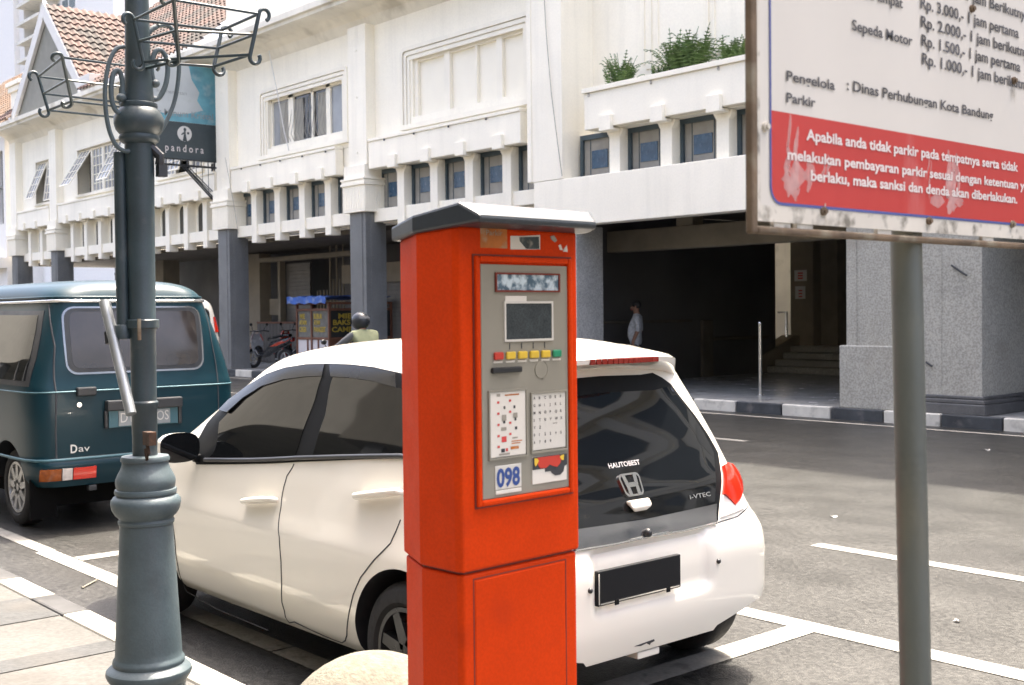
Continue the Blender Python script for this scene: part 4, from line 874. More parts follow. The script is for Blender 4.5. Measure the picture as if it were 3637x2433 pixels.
# blue line with a rounded corner, red field
cyl, czb = zq(236, 900)[0], zq(700, 1297)[1]; rc = .028; wl_ = .0048
def ribbon(mb, P, wd, x, mi=0):
    n = len(P); vs = []
    for i, p in enumerate(P):
        a = np.array(P[max(i-1, 0)]); b = np.array(P[min(i+1, n-1)]); t = (b-a)/np.linalg.norm(b-a); nn = np.array([-t[1], t[0]])*wd/2
        vs += [(x, p[0]-nn[0], p[1]-nn[1]), (x, p[0]+nn[0], p[1]+nn[1])]
    mb.add(vs, [(2*i, 2*i+1, 2*i+3, 2*i+2) for i in range(n-1)], mi)
mb = MB(); P = [(cyl, ztop-.06)]+[(cyl, czb+.5)]+[(cyl+rc-rc*math.cos(t), czb+rc-rc*math.sin(t)) for t in np.linspace(0, math.pi/2, 9)]+[(yr-.03, czb)]
ribbon(mb, P, wl_, XF+.0012); mb.build('border_line', SIGN_BLUE, board)
rt = zq(243, 682)[1]; mb = MB(); P = [(cyl+.002, rt), (cyl+.002, czb+rc)]+[(cyl+rc-(rc-.002)*math.cos(t), czb+rc-(rc-.002)*math.sin(t)) for t in np.linspace(.2, math.pi/2, 7)]+[(yr-.03, czb+.002), (yr-.03, rt)]
mb.add([(XF+.0006, a, b) for a, b in P], [tuple(range(len(P)))]); mb.build('red_field', SIGN_RED, board)
def line(mb, s, L, Rr, cap_px, bold=.0):
    (y0, z0), (y1, z1) = zq(*L), zq(*Rr); zz = (z0+z1)/2; ky = abs(zq(L[0], L[1]-cap_px)[1]-z0)
    text(mb, s, (XF+.0018, y0, z0), (0, 1, 0), (0, (0), 1), height=ky, width=y1-y0, bold=bold)
for s, L, Rr, c_ in (('1 jam Berikutnya', (1448, 2), (1832, 92), 66), ('Rp. 3.000,- 1 jam pertama', (1162, 50), (1770, 190), 70), ('Rp. 2.000,- 1 jam berikutnya', (1164, 166), (1850, 318), 70),
        ('Rp. 1.500,- 1 jam pertama', (1168, 282), (1780, 402), 70), ('Rp. 1.000,- 1 jam berikutnya', (1172, 396), (1856, 532), 70), ('Sepeda Motor', (738, 186), (1112, 260), 66), ('Roda Empat', (745, -40), (1052, 0), 66),
        ('Pengelola', (332, 498), (632, 546), 62), (': Dinas Perhubungan Kota Bandung', (706, 557), (1612, 692), 64), ('Parkir', (332, 632), (512, 656), 60)): tk = MB(); line(tk, s, L, Rr, c_, .02); tk.build('lettering', SIGN_TEXT, board)
for s, L, Rr, c_ in (('Apabila anda tidak parkir pada tempatnya serta tidak', (455, 865), (1765, 1022), 66), ('melakukan pembayaran parkir sesuai dengan ketentuan yang', (338, 985), (1870, 1140), 64), ('berlaku, maka sanksi dan denda akan diberlakukan.', (483, 1116), (1760, 1236), 64)): tk = MB(); line(tk, s, L, Rr, c_, .026); tk.build('lettering', SIGN_TEXT_W, board)
for x, y in ((202, 785), (560, 1308), (1212, 1368), (1728, 1388), (1480, 55), (1738, 500)):
    y_, z_ = zq(x, y); mb = MB(); mb.disc_x((XF+.002, y_, z_), .0075, 0, .006, 14); mb.disc_x((XF+.006, y_, z_), .0045, 0, .006, 8); mb.build('bolt', GRIME if x < 300 else RUST, board, smooth=40)
for x, y, h in ((560, 1308, 90), (1212, 1368, 60), (1738, 560, 110)):      # rust runs
    y_, z_ = zq(x, y); rnd = random.Random(x); st = MB()
    for k in range(5):
        a = y_+rnd.uniform(-.010, .010); b = rnd.uniform(.012, .045); up = b if x == 560 and k < 2 else .004
        st.add([(XF+.0021+.0001*k, a-.0015, z_+up), (XF+.0021+.0001*k, a+.0015, z_+up), (XF+.0021+.0001*k, a+.0006, z_-b*.6), (XF+.0021+.0001*k, a-.0006, z_-b*.6)], [(0, 1, 2, 3)])
    st.build('rust_run', GRIME, board)

def scuff(x0, x1, y0, y1, seed, n=7):
    rnd = random.Random(seed)
    for k in range(n):
        xa = rnd.uniform(x0, x1); wd = rnd.uniform(.12, .4)*(x1-x0)+6; ya = y0+(y1-y0)*rnd.uniform(0, .5); yb = ya+(y1-ya)*rnd.uniform(.4, 1); P = []
        m = 9
        for i in range(m+1): t = i/m; P.append((xa+wd*rnd.uniform(.3, .6)*math.sin(math.pi*(.1+.85*t))+8*math.sin(t*5+k), ya+(yb-ya)*t))
        for i in range(m, -1, -1): t = i/m; P.append((xa-wd*rnd.uniform(.3, .6)*math.sin(math.pi*(.1+.85*t))+8*math.sin(t*5+k), ya+(yb-ya)*t))
        Q = [zq(*p) for p in P]; mb = MB(); N = len(Q)
        mb.add([(XF+.0008+.0001*k, a, b) for a, b in Q], [(i, i+1, N-2-i, N-1-i) for i in range(m)]); mb.build('scuff', SCUFF, board)
scuff(335, 410, 700, 1250, 1, 5); scuff(305, 480, 1000, 1255, 2, 8); scuff(1315, 1400, 835, 1325, 3, 6); scuff(1250, 1410, 1180, 1330, 5, 6); scuff(1205, 1225, 850, 1300, 4, 2); scuff(560, 600, 880, 1200, 6, 2)

# ================================================================== small street things
bp = thing('steel_bollard', (-12.25, 16.25, FZ), 'thin bright steel post standing on the polished pavement before the entrance steps', 'bollard')
MB().tube([(-12.25, 16.25, FZ), (-12.25, 16.25, 1.38)], .032, 14).build('post', CHROME, bp, smooth=50); mb = MB(); mb.lathe([(.07, FZ), (.07, FZ+.012), (.04, FZ+.02)], -12.25, 16.25, 20); mb.sphere((-12.25, 16.25, 1.385), .034); mb.build('collar', CHROME, bp, smooth=50)
a, b = on_z((720/2.477, 1800+715/2.477), .006), on_z((850/2.477, 1800+645/2.477), .006)
tag(MB().tube([(a[0], a[1], .008), (b[0], b[1], .008)], .007, 6, flat=.6).build('bamboo_stick', YELLOW_TXT if False else STONE_BALL, smooth=50, loc=(float(a[0]), float(a[1]), 0)), 'short pale stick lying on the asphalt by the kerb', 'stick')
for k, (x, y, r) in enumerate(((548, 660, .03), (1210, 1222, .018), (1380, 300, .035))):
    p = on_z((2600+x/1.5178, 1400+y/1.5178), .006); a = k*1.3; mb = MB(); pts = [(p[0]+r*math.cos(t+a)*(1+.3*math.sin(3*t)), p[1]+.7*r*math.sin(t+a), .006+.006*math.sin(2*t)) for t in np.linspace(0, 2*math.pi, 9)[:-1]]
    mb.add(pts+[(q[0], q[1], q[2]+.003) for q in pts], [tuple(range(7, -1, -1)), tuple(range(8, 16))]+[(i, (i+1) % 8, 8+(i+1) % 8, 8+i) for i in range(8)])
    tag(mb.build('paper_scrap', LABEL, loc=(float(p[0]), float(p[1]), 0)), ('scrap of pale paper on the open road right of the white hatchback', 'tiny pale scrap on the asphalt right of the sign post', 'pale scrap on the shaded far lane near the dark moulded plinth')[k], 'litter', 'paper scraps on the road')

# ================================================================== VEHICLE BODIES
def pchip(x, xs, ys):
    """monotone cubic interpolation"""
    xs, ys = np.array(xs, float), np.array(ys, float); h = np.diff(xs); d = np.diff(ys)/h; m = np.zeros(len(xs))
    for i in range(1, len(xs)-1):
        if d[i-1]*d[i] > 0: w1, w2 = 2*h[i]+h[i-1], h[i]+2*h[i-1]; m[i] = (w1+w2)/(w1/d[i-1]+w2/d[i])
    m[0], m[-1] = d[0], d[-1]; x = np.clip(x, xs[0], xs[-1]); i = np.clip(np.searchsorted(xs, x)-1, 0, len(xs)-2)
    t = (x-xs[i])/h[i]; return ys[i]*(1+2*t)*(1-t)**2+m[i]*h[i]*t*(1-t)**2+ys[i+1]*t*t*(3-2*t)+m[i+1]*h[i]*t*t*(t-1)
class Body:
    """car body as stacked rounded plan outlines: u forward from the tail, v across, z up; nose towards -X"""
    def __init__(s, rows, xr, yc, dent=None):
        a = np.array(rows, float); s.z, s.ur, s.uf, s.w, s.n = a.T; s.xr, s.yc = xr, yc; s.dent = dent
    def at(s, z): return [pchip(z, s.z, q) for q in (s.ur, s.uf, s.w, s.n)]
    def local(s, psi, z):
        ur, uf, w, n = s.at(z); uc = (ur+uf)/2; a = (uf-ur)/2; cx, sy = np.cos(psi), np.sin(psi)
        r = (np.abs(cx)**n+np.abs(sy)**n)**(-1/n); return uc-a*r*cx, w*r*sy
    def P(s, psi, z, off=0.):
        psi, z = float(psi), float(z); u, v = s.local(psi, z)
        if s.dent: u = u+s.dent(u, v, z)
        p = np.array([s.xr-u, s.yc+v, z])
        if off:
            e = 1e-3; q = []
            for dp, dz in ((e, 0), (-e, 0), (0, e), (0, -e)):
                uu, vv = s.local(psi+dp, z+dz); q.append(np.array([s.xr-uu, s.yc+vv, z+dz]))
            nn = np.cross(q[0]-q[1], q[2]-q[3]); nn /= np.linalg.norm(nn)
            c = np.array([s.xr-(s.at(z)[0]+s.at(z)[1])/2, s.yc, z-.0])
            if nn@(p-c) < 0: nn = -nn
            p = p+nn*off
        return p
    def F(s, p):
        z = min(max(p[2], s.z[0]), s.z[-1]); ur, uf, w, n = s.at(z); uc = (ur+uf)/2; a = (uf-ur)/2
        return abs((s.xr-p[0]-uc)/a)**n+abs((p[1]-s.yc)/w)**n-1+(10*abs(p[2]-z))
    def pick(s, px):
        """photo pixel -> (psi, z) where that line of sight first meets the body"""
        d = ray(px); t0 = None; prev = None
        for t in np.arange(2., 16., .01):
            f = s.F(EYEP+d*t)
            if f <= 0: t0 = t; break
            if prev is None or f < prev[0]: prev = (f, t)
        if t0 is None: t0 = prev[1]
        else:
            lo, hi = t0-.01, t0
            for _ in range(20):
                m = (lo+hi)/2
                if s.F(EYEP+d*m) <= 0: hi = m
                else: lo = m
            t0 = hi
        p = EYEP+d*t0; z = p[2]; ur, uf, w, n = s.at(z); uc = (ur+uf)/2; a = (uf-ur)/2
        return (math.atan2((p[1]-s.yc)/w, -(s.xr-p[0]-uc)/a), float(z))
    def rear(s, v, z):
        ur, uf, w, n = s.at(z); Y = min(.999, abs(v/w)); return (math.atan2(math.copysign(Y, v), (1-Y**n)**(1/n)), z)
    def side(s, u, z, sgn=-1):
        ur, uf, w, n = s.at(z); uc = (ur+uf)/2; a = (uf-ur)/2; X = max(-.999, min(.999, (u-uc)/a)); return (sgn*math.atan2((1-abs(X)**n)**(1/n), -X), z)
    def mesh(s, name, m, parent, z0, z1, nz=90, npsi=260, cut=None, cutmat=None):
        zs = np.linspace(z0, z1, nz); t = np.linspace(0, 1, nz); top = s.z[-1]
        zs = np.unique(np.concatenate([np.linspace(z0, z1-.15, nz), z1-.15+.15*(1-(1-np.linspace(0, 1, 40))**2)]))
        vs = []; fs = []
        for z in zs:
            for k in range(npsi): vs.append(s.P(2*math.pi*k/npsi, z))
        for i in range(len(zs)-1):
            for k in range(npsi): k2 = (k+1) % npsi; fs.append((i*npsi+k, (i+1)*npsi+k, (i+1)*npsi+k2, i*npsi+k2))
        fs += [tuple(range(npsi)), tuple(range(len(zs)*npsi-1, (len(zs)-1)*npsi-1, -1))]
        mb = MB(); mb.add(vs, fs); o = mb.build(name, [m, cutmat or m], parent, smooth=35)
        groups = [[c for c in (cut or []) if len(c) == 5], [c for c in (cut or []) if len(c) == 3], [c for c in (cut or []) if len(c) == 4]]
        for grp in groups:                                  # wheel wells, then the bumper's lower edge, then its corners
            if not grp: continue
            cb = MB()
            for cc in grp:
                if len(cc) == 5: cx, cz, r, ya, yb = cc; cb.disc_x((cx, (ya+yb)/2, cz), r, 1, abs(yb-ya), 56, 0)
                else: cb.prism(cc[0], cc[3] if len(cc) > 3 else 'y', cc[1], cc[2], 0)
            co = cb.build('wheel_well', [m, cutmat], parent); co.data.polygons.foreach_set('material_index', [1]*len(co.data.polygons))
            import bmesh
            bm = bmesh.new(); bm.from_mesh(co.data); bmesh.ops.recalc_face_normals(bm, faces=bm.faces); bm.to_mesh(co.data); bm.free()
            bo = o.modifiers.new('wells', 'BOOLEAN'); bo.object = co; bo.operation = 'DIFFERENCE'; bo.solver = 'EXACT'
            bpy.context.view_layer.update(); dg = bpy.context.evaluated_depsgraph_get()
            me = bpy.data.meshes.new_from_object(o.evaluated_get(dg)); o.modifiers.clear(); old = o.data; o.data = me; me.name = name
            bpy.data.objects.remove(co); bpy.data.meshes.remove(old)
            me.shade_smooth(); me.set_sharp_from_angle(angle=math.radians(35))
        return o
    def panel(s, name, m, parent, pts, off=.003, depth=None, step=.03, k=.9, offz=None):
        """skin panel following the body inside the outline pts [(psi, z)]"""
        pts = [(p[0]*k, p[1]) for p in pts]; n = len(pts); dense = []
        for i in range(n):
            a, b = np.array(pts[i]), np.array(pts[(i+1) % n]); c = max(1, int(np.linalg.norm(b-a)/step)); dense += [tuple(a+(b-a)*q/c) for q in range(c)]
        A = np.array(dense); lo, hi = A.min(0), A.max(0); inner = [(x, z) for x in np.arange(lo[0]+step/2, hi[0], step) for z in np.arange(lo[1]+step/2, hi[1], step)]
        nd = len(dense); edges = [(i, (i+1) % nd) for i in range(nd)]
        def ins(p):
            c = False; j = nd-1
            for i in range(nd):
                (xi, zi), (xj, zj) = dense[i], dense[j]
                if (zi > p[1]) != (zj > p[1]) and p[0] < (xj-xi)*(p[1]-zi)/(zj-zi)+xi: c = not c
                j = i
            return c
        inner = [p for p in inner if ins(p) and np.min(np.hypot(*(A-np.array(p)).T)) > step*.4]
        res = delaunay_2d_cdt([Vector(p) for p in dense+inner], edges, [], 1, 1e-6); V, E_, Fc = res[0], res[1], res[2]
        depth = off+.004 if depth is None else depth
        o_ = lambda z: off if offz is None else offz(z)
        top = [s.P(p[0]/k, p[1], o_(p[1])) for p in V]; mb = MB(); mb.add(top, [tuple(f) for f in Fc])
        rim = [s.P(p[0]/k, p[1], o_(p[1])) for p in dense]; bot = [s.P(p[0]/k, p[1], o_(p[1])-depth) for p in dense]
        mb.add(rim+bot, [(i, (i+1) % nd, nd+(i+1) % nd, nd+i) for i in range(nd)])
        # make the skin face outwards
        if len(Fc):
            f = Fc[0]; a, b, c = (np.array(top[q]) for q in f[:3]); cen = np.array([s.xr-(s.at(V[f[0]][1])[0]+s.at(V[f[0]][1])[1])/2, s.yc, a[2]])
            if np.cross(b-a, c-a)@(a-cen) < 0: mb.f[:len(Fc)] = [tuple(reversed(q)) for q in mb.f[:len(Fc)]]
        return mb.build(name, m, parent, smooth=50)
    def seam(s, mb, pts, r=.0035, off=0., n=6):
        P = []
        for i in range(len(pts)-1):
            a, b = np.array(pts[i]), np.array(pts[i+1]); c = max(2, int(np.hypot((b-a)[0]*.9, (b-a)[1])/.03))
            P += [s.P(*(a+(b-a)*q/c), off) for q in range(c)]
        P.append(s.P(*pts[-1], off)); mb.tube(P, r, n); return mb
def wheel(parent, cx, cy, r, wd, side, rim_m, spokes=7):
    """tyre and spoked rim; side -1: outer face towards -Y"""
    ro = r; ri = r*.66; h = wd/2
    pr = [(ri, -h*.8), (ri+.02, -h), (ro-.035, -h), (ro-.010, -h*.82), (ro, -h*.55), (ro, h*.55), (ro-.010, h*.82), (ro-.035, h), (ri+.02, h), (ri, h*.8)]
    w = MB().ring_y((cx, cy, r), pr, 56).build('wheel', RUBBER, parent, smooth=35)
    mb = MB(); y = cy+side*h*.72
    mb.ring_y((cx, cy, r), [(ri, side*h*.9), (ri-.018, side*h*.9), (ri-.03, side*h*.3), (ri-.03, -side*h*.6), (ri, -side*h*.6)], 48)
    mb.disc_x((cx, cy-side*h*.1, r), ri-.02, 1, .02, 40); mb.disc_x((cx, y, r), .045, 1, .02, 24)
    for k in range(spokes):
        a = 2*math.pi*k/spokes+.2; d = np.array([math.cos(a), 0, math.sin(a)]); q = np.array([-math.sin(a), 0, math.cos(a)]); c = np.array([cx, y, r])
        vs = []
        for rr, ww in ((.03, .030), (ri-.01, .022)):
            for sg in (-1, 1):
                for dy in (.012, -.03): vs.append(c+d*rr+q*ww*sg+np.array([0, side*dy, 0]))
        mb.add(vs, [(0, 2, 6, 4), (1, 5, 7, 3), (0, 4, 5, 1), (2, 3, 7, 6)])
    mb.build('rim', rim_m, w, smooth=35)
    return w

# ------------------------------------------------------------------ WHITE HATCHBACK
XR, YC = -3.17, 3.525
def car_dent(u, v, z):
    if u > .35: return 0.
    sv = max(0., min(1., (.37-abs(v))/.06)); sz_ = max(0., min(1., (z-.43)/.06))*max(0., min(1., (.705-z)/.03)); f = lambda t: t*t*(3-2*t)
    return .028*f(sv)*f(sz_)
CAR = Body([(.20, .06, 3.40, .80, 8), (.26, .025, 3.46, .852, 9), (.40, .0, 3.49, .884, 10), (.55, .0, 3.50, .888, 10), (.64, .012, 3.49, .884, 10), (.69, .035, 3.46, .870, 10), (.73, .055, 3.42, .856, 9.5), (.80, .08, 3.32, .836, 9),
            (.88, .105, 3.16, .814, 8.5), (.94, .135, 2.92, .795, 8), (1.0, .165, 2.77, .777, 8), (1.10, .205, 2.60, .743, 7.5), (1.20, .25, 2.42, .707, 7), (1.30, .30, 2.26, .672, 6.5), (1.36, .325, 2.16, .648, 6), (1.40, .345, 2.09, .622, 5.2), (1.43, .37, 2.01, .58, 4.5),
            (1.46, .43, 1.88, .50, 3.8), (1.485, .52, 1.70, .40, 3.2), (1.502, .66, 1.45, .28, 2.8), (1.510, .82, 1.17, .12, 2.4), (1.512, .90, 1.05, .05, 2.4)], XR, YC, car_dent)
hb = thing('hatchback', (XR-1.8, YC, 0), 'small white hatchback with dark tinted windows parked beside the orange machine', 'car')
AXR, AXF = XR-.535, XR-2.88
wells = []
for ax in (AXR, AXF):
    for sg in (-1, 1): wells.append((ax, .29, .335, YC+sg*.60, YC+sg*.95))
wells.append(([(XR+.2, .10), (XR+.2, .262), (XR-.20, .250), (XR-.205, .10)][::-1], YC-1, YC+1))
for sg in (1, -1):
    pg = [(YC+sg*.22, .10), (YC+sg*1.0, .10), (YC+sg*1.0, .345), (YC+sg*.66, .34), (YC+sg*.40, .275)]
    wells.append((pg if sg > 0 else pg[::-1], XR-.44, XR+.2, 'x'))
CAR.mesh('body', CAR_WHITE, hb, .205, 1.5118, 70, 260, wells, BLACK)
mb = MB(); mb.box(XR-3.3, XR-.34, YC-.52, YC+.52, .17, .40); mb.tube([(XR-.45, YC+.38, .22), (XR-.12, YC+.38, .22)], .025, 12); mb.build('underbody', FLAT_BLACK, hb, bev=.02)
for ax in (AXR, AXF):
    for sg in (-1, 1): wheel(hb, ax, YC+sg*.782, .285, .18, sg, RIM)
zA = lambda x, y: (600+x/1.8444, 1150+y/1.8444)
zC = lambda x, y: (1000+x/2.139, 1700+y/2.139)
zG = lambda x, y: (2050+x/2.4117, 1300+y/2.4117)
zH = lambda x, y: (2000+x/1.271, 1200+y/1.271)
pk = CAR.pick
S = lambda pts: [pk(zA(*p)) for p in pts]
side_out = S([(182, 922), (172, 790), (250, 655), (335, 563), (400, 502), (520, 408), (640, 330), (760, 288), (900, 266), (1040, 262), (1200, 268), (1350, 286), (1525, 325)])
belt_r = pk(zA(1525, 882)); belt_m = pk(zA(850, 905))
hidden = [CAR.side(.70, 1.30), CAR.side(.58, 1.235), CAR.side(.48, 1.15), CAR.side(.46, 1.06), CAR.side(.56, 1.015)]
outl = side_out+hidden+[belt_r, belt_m]
mirror_side = lambda pts: [(-p[0], p[1]) for p in pts]
gl_f = S([(268, 878), (335, 648), (400, 580), (500, 485), (620, 405), (760, 362), (900, 345), (1010, 342), (962, 500), (832, 868)])
vr_end = [CAR.side(.86, 1.325), CAR.side(.80, 1.285)]
gl_r = S([(948, 866), (1030, 600), (1080, 345), (1200, 350), (1350, 372), (1525, 425)])+[CAR.side(.68, 1.225), CAR.side(.60, 1.165), CAR.side(.585, 1.09), CAR.side(.62, 1.05)]+S([(1525, 858)])
vis_f = S([(345, 575), (405, 510), (520, 418), (640, 340), (760, 297), (900, 275), (1028, 271), (1012, 345), (900, 350), (760, 368), (620, 412), (500, 492), (400, 588)])
vis_r = S([(1062, 270), (1200, 277), (1350, 296), (1490, 325), (1500, 422), (1350, 380), (1200, 357), (1070, 350)])
for mir in (0, 1):
    q = mirror_side if mir else (lambda p: p)
    tr = CAR.panel('window_trim', TRIM_BLACK, hb, q(outl), .003)
    CAR.panel('window', GLASS, hb, q(gl_f), .0055); CAR.panel('window', GLASS, hb, q(gl_r), .0055)
    zt = 1.36
    CAR.panel('rain_visor', VISOR, hb, q(vis_f), .012, .008, offz=lambda z: .010+max(0, (1.33-z))*.05); CAR.panel('rain_visor', VISOR, hb, q(vis_r), .012, .008, offz=lambda z: .010+max(0, (1.33-z))*.05)
    mb = MB(); CAR.seam(mb, q([pk(zA(240, 893)), pk(zA(850, 880)), pk(zA(1525, 868)), CAR.side(.58, 1.035)]), .011, .004, 8); mb.build('belt_strip', BLACK, hb, smooth=60)
    sm = MB()
    CAR.seam(sm, q(S([(820, 918), (795, 965), (765, 1030), (745, 1110), (735, 1200), (724, 1400), (735, 1560)])+[pk(zC(*p)) for p in ((2, 800), (4, 940), (22, 1000), (62, 1095))]))
    CAR.seam(sm, q([pk(zC(*p)) for p in ((905, 312), (870, 400), (828, 492), (762, 560), (700, 622), (600, 752), (545, 882), (515, 1010), (497, 1190), (485, 1230), (462, 1246), (400, 1225), (250, 1160), (100, 1088), (62, 1095))]))
    zB = lambda x, y: (x/1.681, 1500+y/1.681)
    CAR.seam(sm, q([pk(zB(*p)) for p in ((1030, 560), (1045, 700), (1062, 850), (1085, 940), (1115, 985), (1165, 1012), (1400, 1110), (1680, 1225))]))
    CAR.seam(sm, q([CAR.side(.30, 1.0), CAR.side(.28, .72)]), .003)
    sm.build('door_seam', INK, hb, smooth=60)
    for pts in (((522, 1170), (560, 1166), (640, 1160), (712, 1158)), ((1258, 1135), (1330, 1128), (1430, 1118), (1535, 1108))):
        P = [pk(zA(*p)) for p in pts]; P = q(P); mb = MB(); W = [CAR.P(*P[0], .006)]+[CAR.P(*p, .026) for p in P]+[CAR.P(*P[-1], .006)]
        mb.tube(W, [.014, .019, .021, .021, .019, .014], 12, flat=.8); c = [(P[1][0]+P[2][0])/2, (P[1][1]+P[2][1])/2]
        mb.build('door_handle', CAR_WHITE, hb, smooth=60)
    # side mirror
    my = YC-.93 if not mir else YC+.93; sg = -1 if not mir else 1
    c0 = on_y(zA(72, 812), YC-.93); cx_, cz_ = float(c0[0]), float(c0[2]); mb = MB()
    n1, n2 = 20, 10; vs = []
    for i in range(n2+1):
        t = i/n2; sc_ = math.sqrt(max(0, 1-(t*.93)**2.2))
        for k in range(n1):
            a = 2*math.pi*k/n1; r_ = (abs(math.cos(a))**3+abs(math.sin(a))**3)**(-1/3)
            vs.append((cx_-.13*t, my+.105*r_*math.cos(a)*sc_, cz_+.075*r_*math.sin(a)*sc_))
    mb.add(vs, [(i*n1+k, i*n1+(k+1) % n1, (i+1)*n1+(k+1) % n1, (i+1)*n1+k) for i in range(n2) for k in range(n1)]+[tuple(range(n2*n1, n2*n1+n1))])
    mrr = mb.build('side_mirror', CAR_WHITE, hb, smooth=60)
    mb = MB(); vs = [(cx_+.006, my+.104*(abs(math.cos(a))**3+abs(math.sin(a))**3)**(-1/3)*math.cos(a), cz_+.074*(abs(math.cos(a))**3+abs(math.sin(a))**3)**(-1/3)*math.sin(a)) for a in np.linspace(0, 2*math.pi, 25)[:-1]]
    mb.add(vs+[(cx_-.004, *v[1:]) for v in vs], [tuple(range(24)), *[(i, (i+1) % 24, 24+(i+1) % 24, 24+i) for i in range(24)]]); mb.build('mirror_glass', GLASS, mrr)
    mb = MB(); mb.box(cx_-.06, cx_-.02, min(my-sg*.09, my-sg*.19), max(my-sg*.09, my-sg*.19), cz_-.085, cz_-.045); mb.build('mirror_arm', TRIM_BLACK, mrr, bev=.008)
# tailgate glass, smoked strip, emblem, script
R_ = lambda pts: [pk(zG(*p)) for p in pts]
def both(pts): return pts+[(-p[0], p[1]) for p in pts[::-1]]
right = R_([(640, 60), (720, 100), (800, 160), (875, 262), (1008, 430), (1120, 598), (1200, 740), (1222, 880), (1222, 1100), (1205, 1325)])
ztop_ = pk(zG(530, 30))[1]; zbot = pk(zG(30, 1545))[1]
tg = [CAR.rear(.0, 1.345), CAR.rear(.25, 1.34)]+right+[CAR.rear(.35, pk(zG(800, 1440))[1]), CAR.rear(.0, pk(zG(420, 1480))[1])]
CAR.panel('rear_window_surround', TRIM_BLACK, hb, tg+[(-p[0], p[1]) for p in tg[-2:0:-1]], .004)
rg = [CAR.rear(0, 1.275), CAR.rear(.3, 1.27)]+R_([(790, 175), (862, 280), (985, 440), (1090, 605), (1160, 745), (1172, 900), (1168, 1165)])+[CAR.rear(.35, pk(zG(800, 1262))[1]), CAR.rear(0, pk(zG(420, 1335))[1])]
CAR.panel('rear_window', GLASS, hb, rg+[(-p[0], p[1]) for p in rg[-2:0:-1]], .0075)
ga = R_([(1184, 1182), (1184, 1345), (900, 1410), (640, 1455), (420, 1490)]); gb_ = R_([(420, 1345), (640, 1300), (900, 1245)])
zl0, zl1 = pk(zG(420, 1345))[1], pk(zG(420, 1490))[1]
strip_ = ga+[CAR.rear(0, zl1), (-ga[-1][0], ga[-1][1])]+[(-p[0], p[1]) for p in ga[-2::-1]]+[(-p[0], p[1]) for p in gb_[::-1]]+[CAR.rear(0, zl0)]+gb_
CAR.panel('tailgate_strip', GARNISH, hb, strip_, .009)
mb = MB(); CAR.seam(mb, [(-p[0], p[1]-.003) for p in ga[1:]]+[(p[0], p[1]-.003) for p in ga[:0:-1]], .0055, .006, 8); mb.build('chrome_strip', CHROME, hb, smooth=60)
def rear_frame(px):                    # local frame on the rear surface
    q = pk(px); o = CAR.P(*q, .010); e = 1e-2; ex = CAR.P(q[0]+e, q[1], .010)-CAR.P(q[0]-e, q[1], .010); ey = CAR.P(q[0], q[1]+e, .010)-CAR.P(q[0], q[1]-e, .010)
    ex /= np.linalg.norm(ex); ey -= ex*(ex@ey); ey /= np.linalg.norm(ey); return o, ex, ey, np.cross(ex, ey)
o, ex, ey, en = rear_frame(zG(447, 1024)); em = MB()
def fl(p, h=.0): return o+ex*p[0]+ey*p[1]+en*h
W_, H_ = .058, .056; out_ = [(a, b) for a, b in rrect(-W_, W_, -H_*.9, H_*.86, .022, 6)]; out_ = [(a*(1+.10*(b/H_)), b) for a, b in out_]; inn = [(a*.86, b*.84) for a, b in out_]; n = len(out_)
em.add([fl(p, .006) for p in out_]+[fl(p, .006) for p in inn]+[fl(p, -.004) for p in out_]+[fl(p, -.004) for p in inn],
       [(i, (i+1) % n, n+(i+1) % n, n+i) for i in range(n)]+[(2*n+i, 2*n+(i+1) % n, (i+1) % n, i) for i in range(n)]+[(n+i, n+(i+1) % n, 3*n+(i+1) % n, 3*n+i) for i in range(n)])
for sg in (-1, 1):
    pts = [(sg*.044, .046), (sg*.024, .046), (sg*.018, .008), (sg*.014, -.048), (sg*.033, -.048), (sg*.034, -.01)]
    if sg > 0: pts = pts[::-1]
    em.add([fl(p, .007) for p in pts]+[fl(p, -.002) for p in pts], [tuple(range(6))]+[(i, 6+i, 6+(i+1) % 6, (i+1) % 6) for i in range(6)])
em.add([fl(p, .007) for p in ((-.02, .008), (-.017, -.012), (.017, -.012), (.02, .008))], [(0, 1, 2, 3)]); em.build('emblem', CHROME, hb)
o, ex, ey, en = rear_frame(zG(502, 1196)); mb = MB(); vs = [o+ex*a+ey*b+en*c for a, b, c in ((-.055, .022, .022), (.055, .022, .022), (.06, -.012, .028), (.035, -.028, .010), (-.035, -.028, .010), (-.06, -.012, .028), (-.06, .024, -.01), (.06, .024, -.01))]
mb.add(vs, [(0, 5, 2, 1), (5, 4, 3, 2), (0, 1, 7, 6), (0, 6, 5), (1, 2, 7), (2, 3, 7), (4, 5, 6), (3, 4, 6, 7)]); mb.build('tailgate_handle', CAR_WHITE, hb, bev=.006)
mb = MB(); o, ex, ey, en = rear_frame(zG(262, 885)); text(mb, 'HAUTOBEST', o, ex, ey, height=.021, width=.185, bold=.02); mb.build('sticker', LABEL, hb)
mb = MB(); o, ex, ey, en = rear_frame(zG(952, 1145)); text(mb, 'i-VTEC', o+en*.002, ex, ey, height=.018, width=.135, bold=.01); mb.build('script', CHROME, hb)
mb = MB(); o, ex, ey, en = rear_frame(zG(580, 1440)); mb.sphere(o+en*.008, .020, .018, .018); mb.tube([o+en*.012, o+en*.026], [.010, .008], 12); mb.build('wiper_pivot', BLACK, hb, smooth=50)
mb = MB(); CAR.seam(mb, [CAR.rear(.30, .70), CAR.rear(.58, .715), CAR.rear(.70, .74)], .003); CAR.seam(mb, [CAR.rear(-.30, .70), CAR.rear(-.58, .715), CAR.rear(-.70, .74)], .003); mb.build('bumper_seam', INK, hb, smooth=60)
